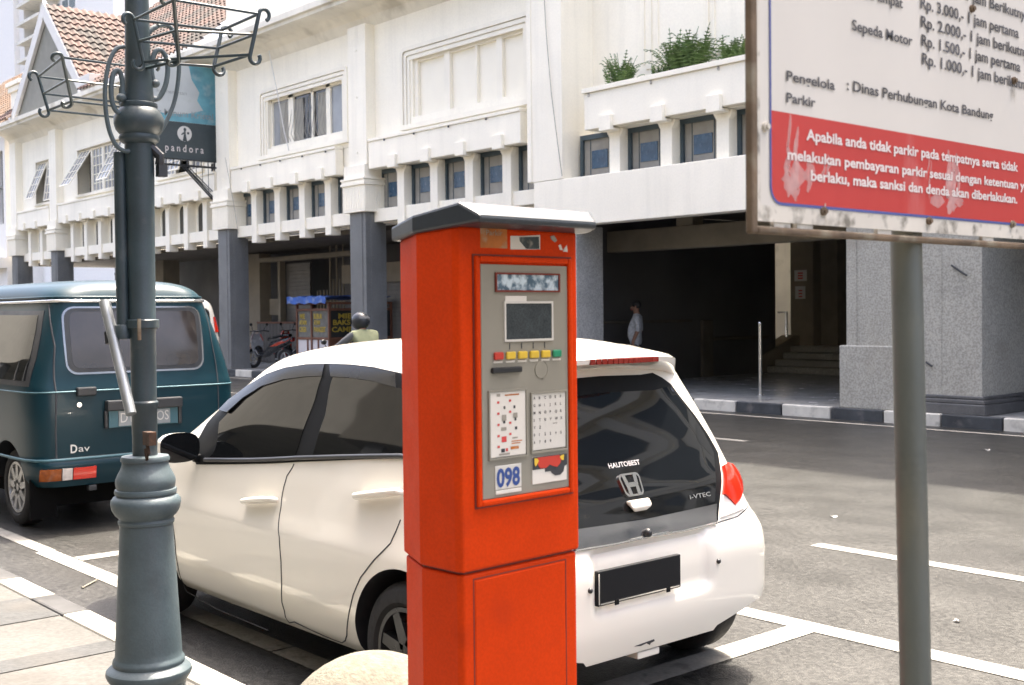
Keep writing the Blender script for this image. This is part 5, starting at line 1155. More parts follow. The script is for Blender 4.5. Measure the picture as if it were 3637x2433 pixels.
# tail lamps
lr = R_([(1232, 862), (1262, 845), (1300, 862), (1350, 920), (1385, 1000), (1396, 1080), (1380, 1140), (1340, 1192), (1300, 1150), (1262, 1115), (1240, 1100)])
lw = R_([(1240, 1105), (1262, 1120), (1300, 1155), (1340, 1196), (1382, 1145), (1398, 1090), (1410, 1140), (1424, 1215), (1330, 1262), (1220, 1300), (1230, 1200)])
for mir in (0, 1):
    q = mirror_side if mir else (lambda p: p)
    l_ = CAR.panel('tail_lamp', LAMP_RED, hb, q(lr), .014, .02, offz=lambda z: .012+.012*math.sin(max(0, min(1, (z-.78)/.2))*math.pi)); CAR.panel('pale_lens', LAMP_PALE, l_, q(lw), .008, .014)
# roof spoiler with the third brake lamp
def roof_edge(v): return 1.440-.050*(abs(v)/.60)**2.4        # trailing edge height across the car
mb = MB(); cols_ = np.linspace(-.600, .600, 49); sec = []
for v in cols_:
    e = abs(v)/.60; back = .150+.5*v*v+.9*v**4; zt_ = roof_edge(v); dn = .030+.075*max(0, (e-.45)/.55)**1.6; fr_ = max(.66, back+.15)
    sec.append([(XR-u, YC+v, z) for u, z in ((fr_, zt_+.050-.06*e**4), (back+.22, zt_+.040-.04*e**4), (back+.12, zt_+.022-.016*e**4), (back+.03, zt_+.006), (back, zt_-.010), (back+.006, zt_-dn), (back+.030, zt_-dn-.012), (back+.2, zt_-.062-.05*e), (fr_, zt_-.085-.05*e))])
mb.grid(sec); n9 = 9; mb.f += [tuple(range(n9-1, -1, -1)), tuple(range(48*n9, 49*n9))]; mb.m += [0, 0]; sp = mb.build('spoiler', CAR_WHITE, hb, smooth=40)
mb = MB(); vv = np.linspace(-.20, .20, 15)
for i in range(14): mb.box(XR-.150-.5*vv[i]**2-.012, XR-.150-.5*vv[i]**2+.003, YC+vv[i]+.001, YC+vv[i+1]-.001, roof_edge(0)-.036, roof_edge(0)-.014)
mb.build('brake_lamp', BRAKE_RED, hb, bev=.002)
# number plate, blacked out, in a clear frame; reflector, sensors, mud dirt
pl = on_x(Dp(1466, 1355), XR-.02); py = YC; pzc = .575
pc = [on_x(p, XR+.012) for p in ((2120.4, 2039.4), (2414.4, 1969.7), (2428, 2078.5), (2128.9, 2156.6))]
py = float(np.mean([c[1] for c in pc])); pzc = float(np.mean([c[2] for c in pc])); pw_ = float(pc[1][1]-pc[0][1])/2
mb = MB(); mb.box(XR-.012, XR+.010, py-pw_, py+pw_, pzc-.068, pzc+.068); npl = mb.build('number_plate', PLATE_BLACK, hb, bev=.004)
mb = MB(); mb.box(XR+.010, XR+.0125, py-pw_+.01, py+pw_-.01, pzc-.062, pzc-.056); mb.box(XR+.010, XR+.0125, py-pw_+.002, py-pw_+.006, pzc-.06, pzc+.06); mb.build('plate_frame', CHROME, npl)
mb = MB()
for q in (-.14, .16): mb.box(XR+.010, XR+.014, py+q-.012, py+q+.012, pzc-.075, pzc-.052)
mb.build('plate_clip', TRIM_BLACK, npl, bev=.002)
p = CAR.P(*pk(zH(700, 1008)), .002); mb = MB(); mb.sphere(p, .011, .011, .011); mb.build('parking_sensor', BLACK, hb, smooth=50); p2 = CAR.P(-pk(zH(700, 1008))[0], p[2], .002); mb = MB(); mb.sphere(p2, .011, .011, .011); mb.build('parking_sensor', BLACK, hb, smooth=50)
q0 = [pk(zH(*p)) for p in ((322, 1392), (410, 1360), (412, 1368), (395, 1376), (390, 1386), (375, 1378), (350, 1390))]
CAR.panel('bumper_scrape', INK, hb, q0, .002, step=.012)
o_ = CAR.P(*pk(zH(370, 1450)), .0); mb = MB(); mb.box(XR-.12, XR-.035, o_[1]-.065, o_[1]+.065, o_[2]+.014, o_[2]+.044); mb.build('tow_cover', CAR_WHITE, hb, bev=.006)
# nose (hidden behind the lamp post but there): lamps and grille
for sg in (-1, 1): CAR.panel('headlamp', LAMP_PALE, hb, [(sg*a, z) for a, z in ((2.42, .66), (2.75, .64), (2.75, .74), (2.50, .80), (2.36, .76))], .006)
CAR.panel('grille', BLACK, hb, [(math.pi-.3, .60), (math.pi+.3, .60), (math.pi+.3, .68), (math.pi-.3, .68)], .004)

# ------------------------------------------------------------------ TEAL VAN
VX, VY = -8.80, 3.845
VAN = Body([(.34, .02, 4.0, .81, 12), (.42, .0, 4.02, .843, 14), (.52, -.01, 4.02, .848, 14), (.56, .02, 4.0, .842, 14), (.90, .015, 3.9, .848, 14), (1.05, .02, 3.75, .848, 14), (1.15, .04, 3.55, .835, 13), (1.40, .07, 3.2, .765, 12), (1.60, .10, 2.95, .70, 11), (1.72, .12, 2.8, .66, 10),
            (1.76, .13, 2.78, .655, 9), (1.80, .15, 2.74, .64, 8), (1.85, .19, 2.66, .60, 6), (1.88, .25, 2.55, .53, 5), (1.90, .35, 2.4, .42, 4), (1.91, .5, 2.1, .25, 3)], VX, VY)
va = thing('minivan', (VX-2, VY, 0), 'old teal minivan with chrome gutter line seen from its rear corner', 'van')
vw = [(VX-.60, .30, .37, VY-.58, VY-1.0), (VX-.60, .30, .37, VY+.58, VY+1.0), (VX-3.2, .30, .37, VY-.58, VY-1.0), (VX-3.2, .30, .37, VY+.58, VY+1.0)]
VAN.mesh('body', VAN_GREEN, va, .345, 1.9098, 60, 240, vw, BLACK)
for ux in (.60, 3.2):
    for sg in (-1, 1): wheel(va, VX-ux, VY+sg*.70, .30, .17, sg, STEEL_RIM, 9)
mb = MB(); mb.box(VX-3.6, VX-.25, VY-.60, VY+.60, .17, .5); mb.build('underbody', FLAT_BLACK, va)  # black box enlarged to keep light out from under the van
def vr(y, z): return VAN.rear(y-VY, z)
def rear_rr(y0, y1, z0, z1, r): return [vr(a, b) for a, b in rrect(y0, y1, z0, z1, r, 5)]
VAN.panel('window_trim', GARNISH, va, rear_rr(3.265, 4.385, 1.18, 1.695, .09), .004); VAN.panel('window_seal', BLACK, va, rear_rr(3.28, 4.37, 1.195, 1.682, .08), .006)
VAN.panel('rear_window', GLASS_VAN, va, rear_rr(3.315, 4.335, 1.225, 1.655, .06), .008)
mb = MB(); VAN.seam(mb, [vr(3.215, 1.71), vr(3.20, 1.4), vr(3.18, 1.05), vr(3.17, .75), vr(3.17, .54)], .007); mb.build('tailgate_seam', INK, va, smooth=60); mb = MB(); VAN.seam(mb, [vr(4.44, 1.70), vr(4.47, 1.4), vr(4.49, 1.05), vr(4.49, .54)], .005); mb.build('tailgate_seam', INK, va, smooth=60)
def hoop(z, r, off, a0=-2.9, a1=1.4, n=80): return [VAN.P(a, z, off) for a in np.linspace(a0, a1, n)]
MB().tube(hoop(1.735, .012, .008), .013, 8).build('gutter_strip', CHROME, va, smooth=60); MB().tube(hoop(1.765, .012, .004), .010, 8).build('gutter', VAN_GREEN, va, smooth=60)
MB().tube(hoop(1.055, .01, .004), .006, 8).build('side_strip', VAN_TRIM, va, smooth=60)
MB().tube(hoop(.545, .01, .004), .012, 8).build('bumper_strip', VAN_TRIM, va, smooth=60)
for y0, y1, m in ((3.06, 3.20, LAMP_ORANGE), (3.20, 3.28, LAMP_CLEAR), (3.28, 3.46, LAMP_RED), (4.16, 4.34, LAMP_RED), (4.34, 4.42, LAMP_CLEAR), (4.42, 4.55, LAMP_ORANGE)):
    VAN.panel('tail_lamp', m, va, [vr(y0+.004, .40), vr(y1-.004, .40), vr(y1-.004, .485), vr(y0+.004, .485)], .012, .016)
mb = MB(); o = VAN.P(*vr(3.40, 1.055), .0); mb.box(o[0]-.01, o[0]+.035, 3.325, 3.475, 1.02, 1.085); mb.build('tailgate_handle', BLACK, va, bev=.01)
o = VAN.P(*vr(3.37, .965), 0); mb = MB(); mb.disc_x((o[0]+.004, 3.345, .955), .018, 0, .012, 20); mb.build('lock', CHROME, va, smooth=40)
mb = MB(); mb.box(VX-.02, VX+.05, 3.54, 4.15, .895, .975); mb.box(VX-.02, VX+.012, 3.53, 3.56, .76, .9); mb.box(VX-.02, VX+.012, 4.13, 4.16, .76, .9); mb.build('plate_lamp_bar', BLACK, va, bev=.01)
mb = MB(); mb.box(VX-.02, VX+.004, 3.565, 4.125, .765, .895); mb.build('plate_recess', VAN_TRIM, va)
mb = MB(); mb.box(VX+.002, VX+.010, 3.64, 4.06, .772, .888); vp = mb.build('number_plate', PIPE, va, bev=.003)
mb = MB(); text(mb, 'D', (VX+.012, 3.655, .800), (0, 1, 0), (0, 0, 1), height=.075, width=.055); text(mb, '1674', (VX+.012, 3.735, .800), (0, 1, 0), (0, 0, 1), height=.075, width=.19); text(mb, 'OS', (VX+.012, 3.945, .800), (0, 1, 0), (0, 0, 1), height=.075, width=.10); mb.build('lettering', KEYS, vp)
o = VAN.P(*vr(3.28, .61), .004); mb = MB(); text(mb, 'D', (o[0]+.002, 3.275, .595), (0, 1, 0), (0, 0, 1), height=.062, width=.05, bold=.02); text(mb, 'av', (o[0]+.002, 3.335, .600), (0, 1, 0), (0, 0, 1), height=.05, width=.085); mb.build('badge', KEYS, va)
mb = MB(); mb.box(VX-.18, VX-.16, 3.02, 3.22, .10, .40); mb.build('mud_flap', FLAT_BLACK, va); mb = MB(); mb.box(VX-.18, VX-.16, 4.38, 4.58, .10, .40); mb.build('mud_flap', FLAT_BLACK, va)
mb = MB(); mb.box(VX-.05, VX+.01, 3.40, 3.46, .30, .34); mb.build('tow_eye', BLACK, va, bev=.006)
# side windows
for sg in (-1, 1):
    sw = lambda pts: [VAN.side(u, z, sg) for u, z in pts]
    VAN.panel('window_trim', BLACK, va, sw([(.16, 1.10), (.16, 1.30), (.20, 1.50), (.26, 1.665), (1.25, 1.67), (1.25, 1.10)]), .004); VAN.panel('window_trim', BLACK, va, sw([(1.32, 1.10), (1.32, 1.67), (2.4, 1.67), (2.4, 1.10)]), .004)
    VAN.panel('side_window', GLASS, va, sw([(.22, 1.14), (.23, 1.30), (.27, 1.50), (.32, 1.63), (1.20, 1.635), (1.20, 1.14)]), .007); VAN.panel('side_window', GLASS, va, sw([(1.37, 1.14), (1.37, 1.635), (2.35, 1.635), (2.35, 1.14)]), .007)
mb = MB()
VAN.seam(mb, [VAN.side(1.28, 1.70), VAN.side(1.28, .45)], .005); VAN.seam(mb, [VAN.side(2.45, 1.68), VAN.side(2.45, .45)], .005); mb.build('door_seam', INK, va, smooth=60)
VAN.panel('windscreen', GLASS, va, [(math.pi-.7, 1.20), (math.pi+.7, 1.20), (math.pi+.7, 1.62), (math.pi-.7, 1.62)], .005)

# ------------------------------------------------------------------ WHITE MINIBUS beyond the van (only its tail corner shows)
BX = -21.0; BY = float(on_x(Dp(514, 760), BX)[1])-.83
BUS = Body([(.35, .05, 4.2, .80, 10), (.6, .0, 4.25, .84, 12), (1.1, .03, 4.1, .84, 12), (1.5, .09, 3.6, .80, 10), (1.8, .15, 3.2, .75, 9), (1.92, .22, 3.0, .68, 6), (1.97, .40, 2.7, .5, 4), (1.98, .7, 2.3, .2, 3)], BX, BY)
bu = thing('minibus', (BX-2, BY, 0), 'white minibus mostly hidden behind the teal van with only its red tail lamp showing', 'van')
BUS.mesh('body', CAR_WHITE, bu, .36, 1.979, 30, 120, [(BX-.8, .31, .36, BY+.6, BY+1), (BX-3.3, .31, .36, BY+.6, BY+1), (BX-.8, .31, .36, BY-.6, BY-1), (BX-3.3, .31, .36, BY-.6, BY-1)], BLACK)
for ux in (.8, 3.3):
    for sg in (-1, 1): wheel(bu, BX-ux, BY+sg*.72, .31, .17, sg, STEEL_RIM, 5)
for sg in (-1, 1): BUS.panel('tail_lamp', LAMP_RED, bu, [BUS.rear(sg*.66, 1.28), BUS.rear(sg*.815, 1.28), BUS.rear(sg*.795, 1.58), BUS.rear(sg*.66, 1.58)], .02, .02)
BUS.panel('rear_window', GLASS, bu, [BUS.rear(a, b) for a, b in rrect(-.58, .58, 1.15, 1.75, .1)], .006)

# ================================================================== FIGURES AND THINGS UNDER THE ARCADE
def skin_body(name, joints, bones, root, m, parent, loc, sub=2):
    """one continuous figure grown round a jointed skeleton: joints {name: (xyz, radius or (rx, ry))}"""
    keys = list(joints); idx = {k: i for i, k in enumerate(keys)}
    me = bpy.data.meshes.new(name); org = ORI[parent.name]
    me.from_pydata([tuple(np.array(joints[k][0])-np.array(org)) for k in keys], [(idx[a], idx[b]) for a, b in bones], [])
    o = bpy.data.objects.new(name, me); C.objects.link(o); o.parent = parent
    sk = o.modifiers.new('skin', 'SKIN'); sk.use_smooth_shade = True; lay = me.skin_vertices[0].data
    for k in keys:
        r = joints[k][1]; lay[idx[k]].radius = r if isinstance(r, tuple) else (r, r); lay[idx[k]].use_root = (k == root)
    sb = o.modifiers.new('sub', 'SUBSURF'); sb.levels = sub; sb.render_levels = sub
    bpy.context.view_layer.update(); dg = bpy.context.evaluated_depsgraph_get(); m2 = bpy.data.meshes.new_from_object(o.evaluated_get(dg))
    o.modifiers.clear(); o.data = m2
    for q in (m if isinstance(m, list) else [m]): m2.materials.append(q)
    m2.shade_smooth(); ORI[o.name] = org; return o
def paint(o, fn):
    """material slots by place on the figure (world coordinates)"""
    org = np.array(ORI[o.name])
    for p in o.data.polygons: p.material_index = fn(np.array(p.center)+org)
SHIRT = mat('grey_checked_shirt', (.45, .46, .47), .8, var=.25, scale=25); TROUSER = mat('dark_trousers', (.03, .032, .04), .8); VEST = mat('yellow_green_vest', (.22, .24, .14), .8, var=.12, scale=12); SLEEVE = mat('grey_sleeve', (.10, .105, .11), .8, var=.15)
HELMET = mat('dark_helmet', (.02, .024, .03), .3, var=.2); SHOE = mat('dark_shoe', (.02, .02, .02), .6)
# person walking past the dark entrance, facing left, shirt over a round belly
def frame_at(x, y, z, rz): c, s_ = math.cos(rz), math.sin(rz); return lambda f, l, h: np.array([x+f*c-l*s_, y+f*s_+l*c, z+h])
G = frame_at(-15.70, 16.9, FZ, math.radians(212))
pe = thing('person', (-15.70, 16.9, FZ), 'person in a loose pale grey shirt walking past the dark entrance', 'person')
J = {'pelvis': (G(0, 0, .88), (.15, .12)), 'belly': (G(.06, 0, 1.02), (.17, .155)), 'chest': (G(-.01, 0, 1.22), (.155, .12)), 'neckb': (G(-.02, 0, 1.375), .07), 'neck': (G(0, 0, 1.44), .05), 'head': (G(.02, 0, 1.52), (.075, .085)), 'crown': (G(.015, 0, 1.60), (.068, .08)),
     'shl': (G(-.03, .18, 1.34), .062), 'ell': (G(-.08, .23, 1.09), .045), 'wrl': (G(.02, .24, .87), .032), 'shr': (G(-.03, -.18, 1.34), .062), 'elr': (G(-.05, -.23, 1.09), .045), 'wrr': (G(.05, -.24, .88), .032),
     'hil': (G(0, .09, .82), .09), 'knl': (G(.13, .09, .47), .06), 'anl': (G(.06, .09, .09), .042), 'tol': (G(.20, .10, .035), .03), 'hir': (G(0, -.09, .82), .09), 'knr': (G(-.04, -.09, .47), .06), 'anr': (G(-.24, -.09, .12), .042), 'tor': (G(-.12, -.10, .035), .03)}
for sd, s_ in (('l', 1), ('r', -1)):
    wx = J['wr'+sd][0]; pw2 = wx+np.array([0, 0, -.05]); J['pa'+sd] = (pw2, (.03, .016))
    for k in range(4): dxx = (k-1.5)*.017; J['f%s%d' % (sd, k)] = (pw2+np.array([-dxx, 0, -.045]), .0085); J['g%s%d' % (sd, k)] = (pw2+np.array([-dxx-.008, .004*s_, -.085-.006*(k in (1, 2))]), .007)
    J['th'+sd] = (pw2+np.array([-.036, 0, -.02]), .0085); J['tg'+sd] = (pw2+np.array([-.048, 0, -.052]), .007)
B = [('pelvis', 'belly'), ('belly', 'chest'), ('chest', 'neckb'), ('neckb', 'neck'), ('neck', 'head'), ('head', 'crown')]
for sd in 'lr':
    B += [('chest', 'sh'+sd), ('sh'+sd, 'el'+sd), ('el'+sd, 'wr'+sd), ('wr'+sd, 'pa'+sd), ('pelvis', 'hi'+sd), ('hi'+sd, 'kn'+sd), ('kn'+sd, 'an'+sd), ('an'+sd, 'to'+sd), ('pa'+sd, 'th'+sd), ('th'+sd, 'tg'+sd)]
    for k in range(4): B += [('pa'+sd, 'f%s%d' % (sd, k)), ('f%s%d' % (sd, k), 'g%s%d' % (sd, k))]
bo = skin_body('body', J, B, 'pelvis', [SKIN, SHIRT, TROUSER, SHOE], pe, None)
Gi = math.radians(212)
def person_mat(p):
    h = p[2]-FZ; d = p[:2]-np.array([-15.70, 16.9]); lat = abs(-d[0]*math.sin(Gi)+d[1]*math.cos(Gi))
    if h > 1.40: return 0
    if h < .075: return 3
    if lat > .195 and h < 1.06: return 0
    return 1 if h > .80 else 2
paint(bo, person_mat)
mb = MB(); c = G(-.005, 0, 1.575); mb.sphere(c, .098, .088, .085, 20, 12); mb.build('hair', HAIR, pe, smooth=60)
mb = MB(); n0 = G(.105, 0, 1.515); mb.add([G(.085, 0, 1.55), G(.085, .016, 1.50), G(.125, 0, 1.505), G(.085, -.016, 1.50)], [(0, 1, 2), (0, 2, 3), (1, 3, 2)]); mb.build('nose', SKIN, pe)
mb = MB()
for s_ in (-1, 1): mb.sphere(G(.088, .03*s_, 1.545), .008); 
mb.build('eyes', HAIR, pe, smooth=60); mb = MB(); mb.box(*sum(([a, b] for a, b in zip(G(.088, -.02, 1.478)-.004, G(.088, .02, 1.484)+.004)), [])) ; mb.build('mouth', INK_RED, pe)
mb = MB()
for s_ in (-1, 1): mb.sphere(G(.0, .085*s_, 1.53), .018, .01, .028, 10, 8)
mb.build('ears', SKIN, pe, smooth=60)
# collar and hem of the shirt
mb = MB(); mb.ring_y((0, 0, 0), [(.001, 0), (.002, 0), (.002, .001)], 4)

# ------------------------------------------------------------------ scooters
SC_RED = mat('scooter_red', (.36, .035, .015), .25, var=.05, coat=.6); SC_BLK = mat('scooter_black', (.018, .02, .023), .25, var=.1, coat=.4); SC_SIL = mat('scooter_silver', (.42, .43, .44), .25, .3, coat=.4)
def make_scooter(name, loc, rz, label, group):
    """built nose towards local +X, ground at local z = 0"""
    t = thing(name, loc, label, 'scooter', group, rz=rz if rz else 1e-6)
    for cx in (-.62, .62):
        r = .27; w = MB().ring_y((cx, 0, r), [(r-.085, -.03), (r-.05, -.045), (r-.012, -.038), (r, -.015), (r, .015), (r-.012, .038), (r-.05, .045), (r-.085, .03)], 36).build('wheel', RUBBER, t, smooth=40)
        mb = MB(); mb.ring_y((cx, 0, r), [(r-.085, -.02), (r-.10, -.02), (r-.10, .02), (r-.085, .02)], 30); mb.disc_x((cx, 0, r), .05, 1, .09, 16)
        for k in range(5): a = 2*math.pi*k/5; mb.tube([(cx, 0, r), (cx+(r-.095)*math.cos(a), 0, r+(r-.095)*math.sin(a))], .014, 6)
        mb.build('rim', SC_SIL, w, smooth=40)
    mb = MB(); P = []
    for x, z0, z1, wd in ((-.92, .78, .86, .06), (-.75, .66, .85, .14), (-.45, .55, .80, .17), (-.15, .42, .74, .17), (.0, .33, .60, .16), (.15, .28, .42, .15), (.32, .30, .42, .15), (.42, .36, .62, .16)):
        c = (z0+z1)/2; h = (z1-z0)/2; P.append([(x, wd*math.cos(a), c+h*math.sin(a)) for a in np.linspace(0, 2*math.pi, 17)[:-1]])
    mb.grid(P, closed_u=True); mb.build('body', SC_BLK, t, smooth=60)
    mb = MB(); P = []
    for x, z, wd, d in ((.40, .30, .13, .03), (.45, .50, .19, .05), (.48, .70, .22, .06), (.50, .85, .20, .09), (.50, .95, .15, .09), (.46, 1.02, .08, .05)):
        P.append([(x+d*math.cos(a), wd*math.sin(a), z) for a in np.linspace(-math.pi/2, math.pi/2, 13)]+[(x-.02, wd*math.sin(a), z) for a in np.linspace(math.pi/2, -math.pi/2, 6)])
    mb.grid(P, closed_u=True); mb.build('front_shield', SC_SIL, t, smooth=50)
    for sg in (-1, 1):
        mb = MB(); mb.add([(.46, sg*.12, .93), (.585, sg*.06, .86), (.56, sg*.14, .70), (.50, sg*.215, .55), (.45, sg*.20, .78)], [(0, 1, 2, 4), (2, 3, 4)]); mb.add([(.46, sg*.135, .93), (.60, sg*.065, .86), (.575, sg*.15, .70), (.51, sg*.23, .55), (.45, sg*.215, .78)], [(0, 4, 2, 1), (2, 4, 3)]); mb.build('fairing', SC_RED, t)
        mb = MB(); mb.add([(-.90, sg*.07, .84), (-.5, sg*.172, .72), (-.2, sg*.174, .60), (-.45, sg*.176, .62), (-.8, sg*.13, .74)], [(0, 1, 2, 3, 4)]); mb.add([(-.90, sg*.075, .84), (-.5, sg*.182, .72), (-.2, sg*.184, .60), (-.45, sg*.186, .62), (-.8, sg*.14, .74)], [(4, 3, 2, 1, 0)]); mb.build('side_panel', SC_RED, t)
        mb = MB(); mb.tube([(.42, sg*.20, 1.02), (.40, sg*.24, 1.12), (.39, sg*.28, 1.17)], .008, 6); mb.sphere((.385, sg*.29, 1.19), .015, .055, .04, 14, 8); mb.build('mirror', SC_BLK, t, smooth=50)
    mb = MB(); mb.tube([(.36, -.34, 1.0), (.40, -.2, 1.02), (.43, 0, 1.0), (.40, .2, 1.02), (.36, .34, 1.0)], [.018, .014, .014, .014, .018], 8); mb.build('handlebar', BLACK, t, smooth=50)
    mb = MB(); mb.box(.46, .57, -.07, .07, .93, 1.03); mb.build('headlamp', LAMP_PALE, t, bev=.02)
    mb = MB(); P = []
    for x, z, wd in ((-.80, .90, .07), (-.6, .91, .12), (-.3, .85, .13), (-.05, .82, .11), (.02, .78, .06)): P.append([(x, wd*math.cos(a), z+.04*math.sin(a)) for a in np.linspace(0, 2*math.pi, 13)[:-1]])
    mb.grid(P, closed_u=True); mb.build('seat', SC_BLK, t, smooth=60)
    mb = MB(); P = [[(.62+(.30)*math.cos(a), y, .27+.30*math.sin(a)) for y in (-.055, .055)] for a in np.linspace(.2, 2.5, 14)]; mb.grid(P); P = [[(.62+(.308)*math.cos(a), y, .27+.308*math.sin(a)) for y in (.055, -.055)] for a in np.linspace(.2, 2.5, 14)]; mb.grid(P); mb.build('mudguard', SC_RED, t, smooth=60)
    mb = MB(); mb.tube([(.62, -.06, .27), (.50, -.05, .75)], .018, 8); mb.tube([(.62, .06, .27), (.50, .05, .75)], .018, 8); mb.build('fork', SC_SIL, t, smooth=50)
    mb = MB(); mb.box(-.90, -.84, -.06, .06, .74, .82); mb.build('tail_lamp', LAMP_RED, t, bev=.01)
    mb = MB(); mb.tube([(-.1, -.13, .25), (-.45, -.16, .27), (-.8, -.16, .38)], [.025, .045, .05], 12); mb.build('exhaust', SC_SIL, t, smooth=50)
    return t
s1_ = make_scooter('scooter', (-28.23, 15.90, FZ), math.pi+.25, 'scooter with white and red fairing standing nearest the grey column', 'scooters parked under the arcade')
s2_ = dup_thing(s1_, (-28.72, 17.1, FZ), math.pi+.3, 'red fronted scooter standing further in, half hidden by the blue covered food cart')
for o_ in kids(s2_):
    if o_.name.startswith('front_shield'): o_.data = o_.data.copy(); o_.data.materials[0] = SC_RED
# rider on a scooter on the road
RZ = math.pi+.05; RX, RY = -15.0, 9.9
s3_ = dup_thing(s1_, (RX, RY, 0), RZ, 'scooter being ridden along the road beyond the white hatchback'); s3_['group'] = ''
del s3_['group']
G = frame_at(RX, RY, 0, RZ); ri = thing('person', (RX, RY, 0), 'person in pale yellow green vest and dark helmet riding a scooter', 'person')
J = {'pelvis': (G(-.32, 0, .93), (.16, .13)), 'belly': (G(-.30, 0, 1.08), (.15, .12)), 'chest': (G(-.25, 0, 1.24), (.17, .125)), 'neckb': (G(-.21, 0, 1.36), .075), 'neck': (G(-.19, 0, 1.42), .055), 'head': (G(-.16, 0, 1.48), (.08, .09)),
     'shl': (G(-.24, .20, 1.30), .072), 'ell': (G(.02, .30, 1.12), .052), 'wrl': (G(.30, .30, 1.03), .036), 'shr': (G(-.24, -.20, 1.30), .072), 'elr': (G(.02, -.30, 1.12), .052), 'wrr': (G(.30, -.30, 1.03), .036),
     'hil': (G(-.26, .12, .90), .095), 'knl': (G(.20, .16, .78), .065), 'anl': (G(.20, .14, .42), .045), 'tol': (G(.32, .15, .365), .032), 'hir': (G(-.26, -.12, .90), .095), 'knr': (G(.20, -.16, .78), .065), 'anr': (G(.20, -.14, .42), .045), 'tor': (G(.32, -.15, .365), .032)}
for sd, s_ in (('l', 1), ('r', -1)):
    J['pa'+sd] = (G(.345, .30*s_, 1.03), (.03, .018))
    for k in range(4): q = (k-1.5)*.019; J['f%s%d' % (sd, k)] = (G(.395, .30*s_+q, 1.035), .009); J['g%s%d' % (sd, k)] = (G(.392, .30*s_+q, .995), .008)
    J['th'+sd] = (G(.355, (.30-.045)*s_, 1.01), .009); J['tg'+sd] = (G(.385, (.30-.045)*s_, .985), .008)
bo = skin_body('body', J, [(a, b) for a, b in B if b != 'crown'], 'pelvis', [SKIN, VEST, SLEEVE, TROUSER, SHOE], ri, None)
def rider_mat(p):
    d = p-np.array([RX, RY, 0]); fw = d[0]*math.cos(RZ)+d[1]*math.sin(RZ); lat = abs(-d[0]*math.sin(RZ)+d[1]*math.cos(RZ)); h = p[2]
    if h > 1.385: return 0
    if fw > .28 and h > .9: return 0
    if h < .40: return 4
    if h > .93 and lat < .235 and fw < -.05: return 1
    return 2 if h > .96 else 3
paint(bo, rider_mat)
mb = MB(); c = G(-.16, 0, 1.505); P = []
mb.sphere(c, .155, .135, .14, 28, 16); hl = mb.build('helmet', HELMET, ri, smooth=60)
mb = MB(); P = [[G(-.16+.162*math.cos(a)*math.cos(b), .142*math.sin(a)*math.cos(b), 1.50+.12*math.sin(b)) for a in np.linspace(-1.1, 1.1, 13)] for b in np.linspace(-.35, .45, 6)]; mb.grid(P); mb.build('visor', GLASS, hl, smooth=60)
mb = MB(); P = [[G(-.16+.158*math.cos(a)*math.cos(b), .138*math.sin(a)*math.cos(b), 1.507+.143*math.sin(b)) for a in np.linspace(2.3, 4.0, 10)] for b in np.linspace(.25, .55, 4)]; mb.grid(P); mb.build('helmet_stripe', SLEEVE, hl, smooth=60)

# ------------------------------------------------------------------ food cart under a blue tarpaulin
CX0, CX1, CY0, CY1 = -26.97, -25.42, 16.0, 17.9
fc = thing('food_cart', ((CX0+CX1)/2, 16.6, FZ), 'brown glazed food cart with yellow lettering under a blue tarpaulin beside the scooters', 'food cart')
mb = MB()
for x in (CX0, CX0+.72, CX1): mb.box(x-.03, x+.03, CY0, CY0+.06, FZ+.15, 1.92)
for y in (CY0+.85, CY1): mb.box(CX1-.03, CX1+.03, y, y+.06, FZ+.15, 1.92)
mb.box(CX0-.03, CX0+.03, CY1, CY1+.06, FZ+.15, 1.92)
for z in (.52, .96, 1.70, 1.86): mb.box(CX0+.031, CX1-.031, CY0+.005, CY0+.055, z, z+.06); mb.box(CX1-.025, CX1+.025, CY0+.061, CY1-.001, z, z+.06)
for k in (1, 2): x = CX0+(CX1-CX0)*k/3; mb.box(x-.025, x+.025, CY0+.006, CY0+.05, .581, .959)
mb.build('frame', WOOD, fc, bev=.006)
mb = MB(); mb.box(CX0+.02, CX1-.02, CY0+.03, CY0+.04, .58, .96); mb.build('lower_board', PALE_BOARD, fc); mb = MB(); mb.box(CX1-.01, CX1+.0, CY0+.06, CY1, .58, .96); mb.build('lower_board', WOOD, fc)
mb = MB(); mb.box(CX0+.03, CX0+.69, CY0+.03, CY0+.036, 1.02, 1.70); mb.build('pane', CART_GLASS, fc); mb = MB(); mb.box(CX0+.75, CX1-.03, CY0+.03, CY0+.036, 1.02, 1.70); mb.build('pane', CART_GLASS, fc); mb = MB(); mb.box(CX1-.006, CX1, CY0+.06, CY1, 1.02, 1.70); mb.build('pane', WIN_BLACK, fc)
mb = MB(); mb.box(CX0-.02, CX1+.02, CY0+.05, CY1, 1.0, 1.02); mb.build('shelf', WOOD, fc)
mb = MB()
for s, x0, wd, z in (('MIE', .14, .24, 1.50), ('AYAM', .10, .36, 1.34), ('CEKER', .10, .36, 1.16)): text(mb, s, (CX0+x0, CY0+.024, z), (1, 0, 0), (0, 0, 1), height=.125, width=wd, bold=.03)
mb.build('lettering', YELLOW_TXT, fc); mb = MB()
for s, x0, wd, z in (('BUBUR', .82, .40, 1.50), ('AYAM', .82, .30, 1.34), ('PANGSIT', .82, .56, 1.16)): text(mb, s, (CX0+x0, CY0+.024, z), (1, 0, 0), (0, 0, 1), height=.125, width=wd, bold=.03)
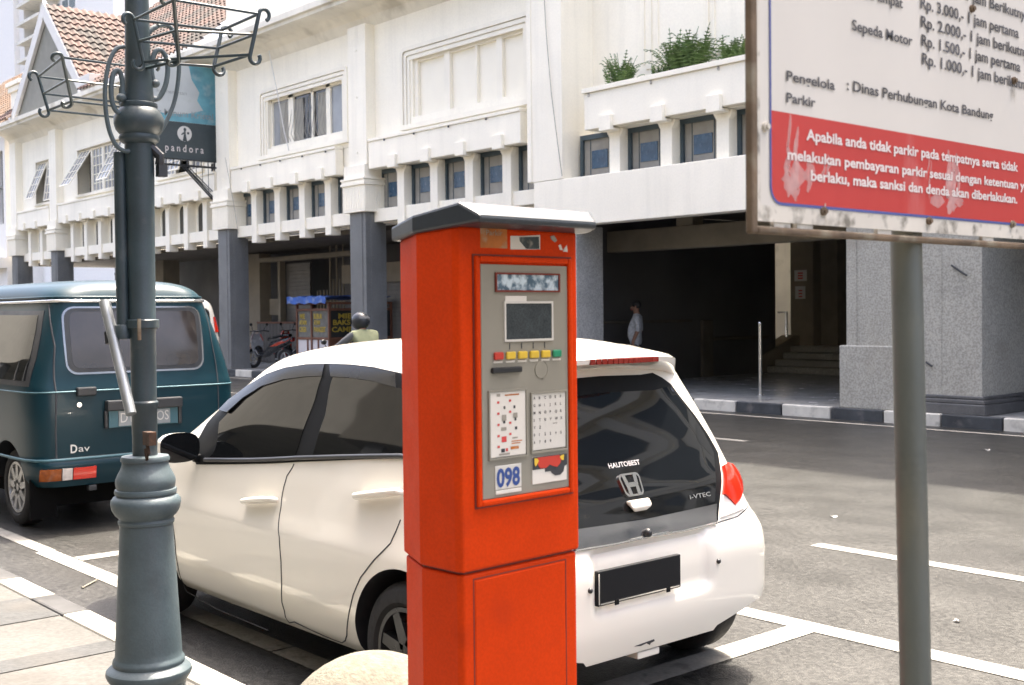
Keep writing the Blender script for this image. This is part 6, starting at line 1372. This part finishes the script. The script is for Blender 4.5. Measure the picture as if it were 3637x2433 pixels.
mb.build('lettering', YELLOW_TXT, fc); mb = MB()
for s, y0, wd, z in (('MIE', .30, .40, 1.50), ('BAKSO', .14, .70, 1.34), ('CAMPUR', .10, .95, 1.16)): text(mb, s, (CX1+.004, CY0+y0, z), (0, 1, 0), (0, 0, 1), height=.125, width=wd, bold=.03)
mb.build('lettering', YELLOW_TXT, fc)
mb = MB(); rnd = random.Random(3); n1, n2 = 18, 14; P = []
for i in range(n1+1):
    x = CX0-.28+(CX1-CX0+.34)*i/n1; row = []
    for j in range(n2+1):
        t = j/n2; y = CY0-.10+(CY1-CY0+.1)*max(0, (j-3)/(n2-3)) if j > 3 else CY0-.12+.01*math.sin(i*1.7+j); z = 1.90+.055*j+.02*math.sin(i*1.3) if j <= 3 else 2.06+.03*math.sin(i*.9+j*.8)+.02*math.sin(i*2.1)-.02*t
        row.append((x+.012*math.sin(j*1.9), y, z))
    P.append(row)
mb.grid(P); P2 = [[(a, b+.004, c-.012) for a, b, c in r] for r in P]; mb.grid([r[::-1] for r in P2]); mb.build('tarpaulin', TARP, fc, smooth=60)
mb = MB()
for x in (CX0+.25, CX1-.25): mb.ring_y((x, CY0+.5, FZ+.20), [(.20, -.02), (.16, -.02), (.16, .02), (.20, .02)], 24); mb.ring_y((x, CY1-.3, FZ+.20), [(.20, -.02), (.16, -.02), (.16, .02), (.20, .02)], 24)
mb.build('wheel', RUBBER, fc, smooth=40)
# low dark stall counter behind the scooters
ct_ = thing('stall_counter', (-31.3, 18.2, FZ), 'dark cloth covered stall counter behind the two parked scooters', 'counter')
MB().box(-32.45, -30.1, 17.85, 17.91, 1.34, 1.40).build('counter_edge', WOOD, ct_, bev=.01); mb = MB(); P = [[(-32.45+2.35*i/40, 17.87+.025*math.sin(i*1.9), z) for i in range(41)] for z in (FZ+.02, .8, 1.34)]; mb.grid(P); mb.build('cloth', DARK_IN, ct_, smooth=60); MB().box(-32.45, -30.1, 17.91, 17.99, 1.35, 1.39).build('counter_top', WOOD, ct_)
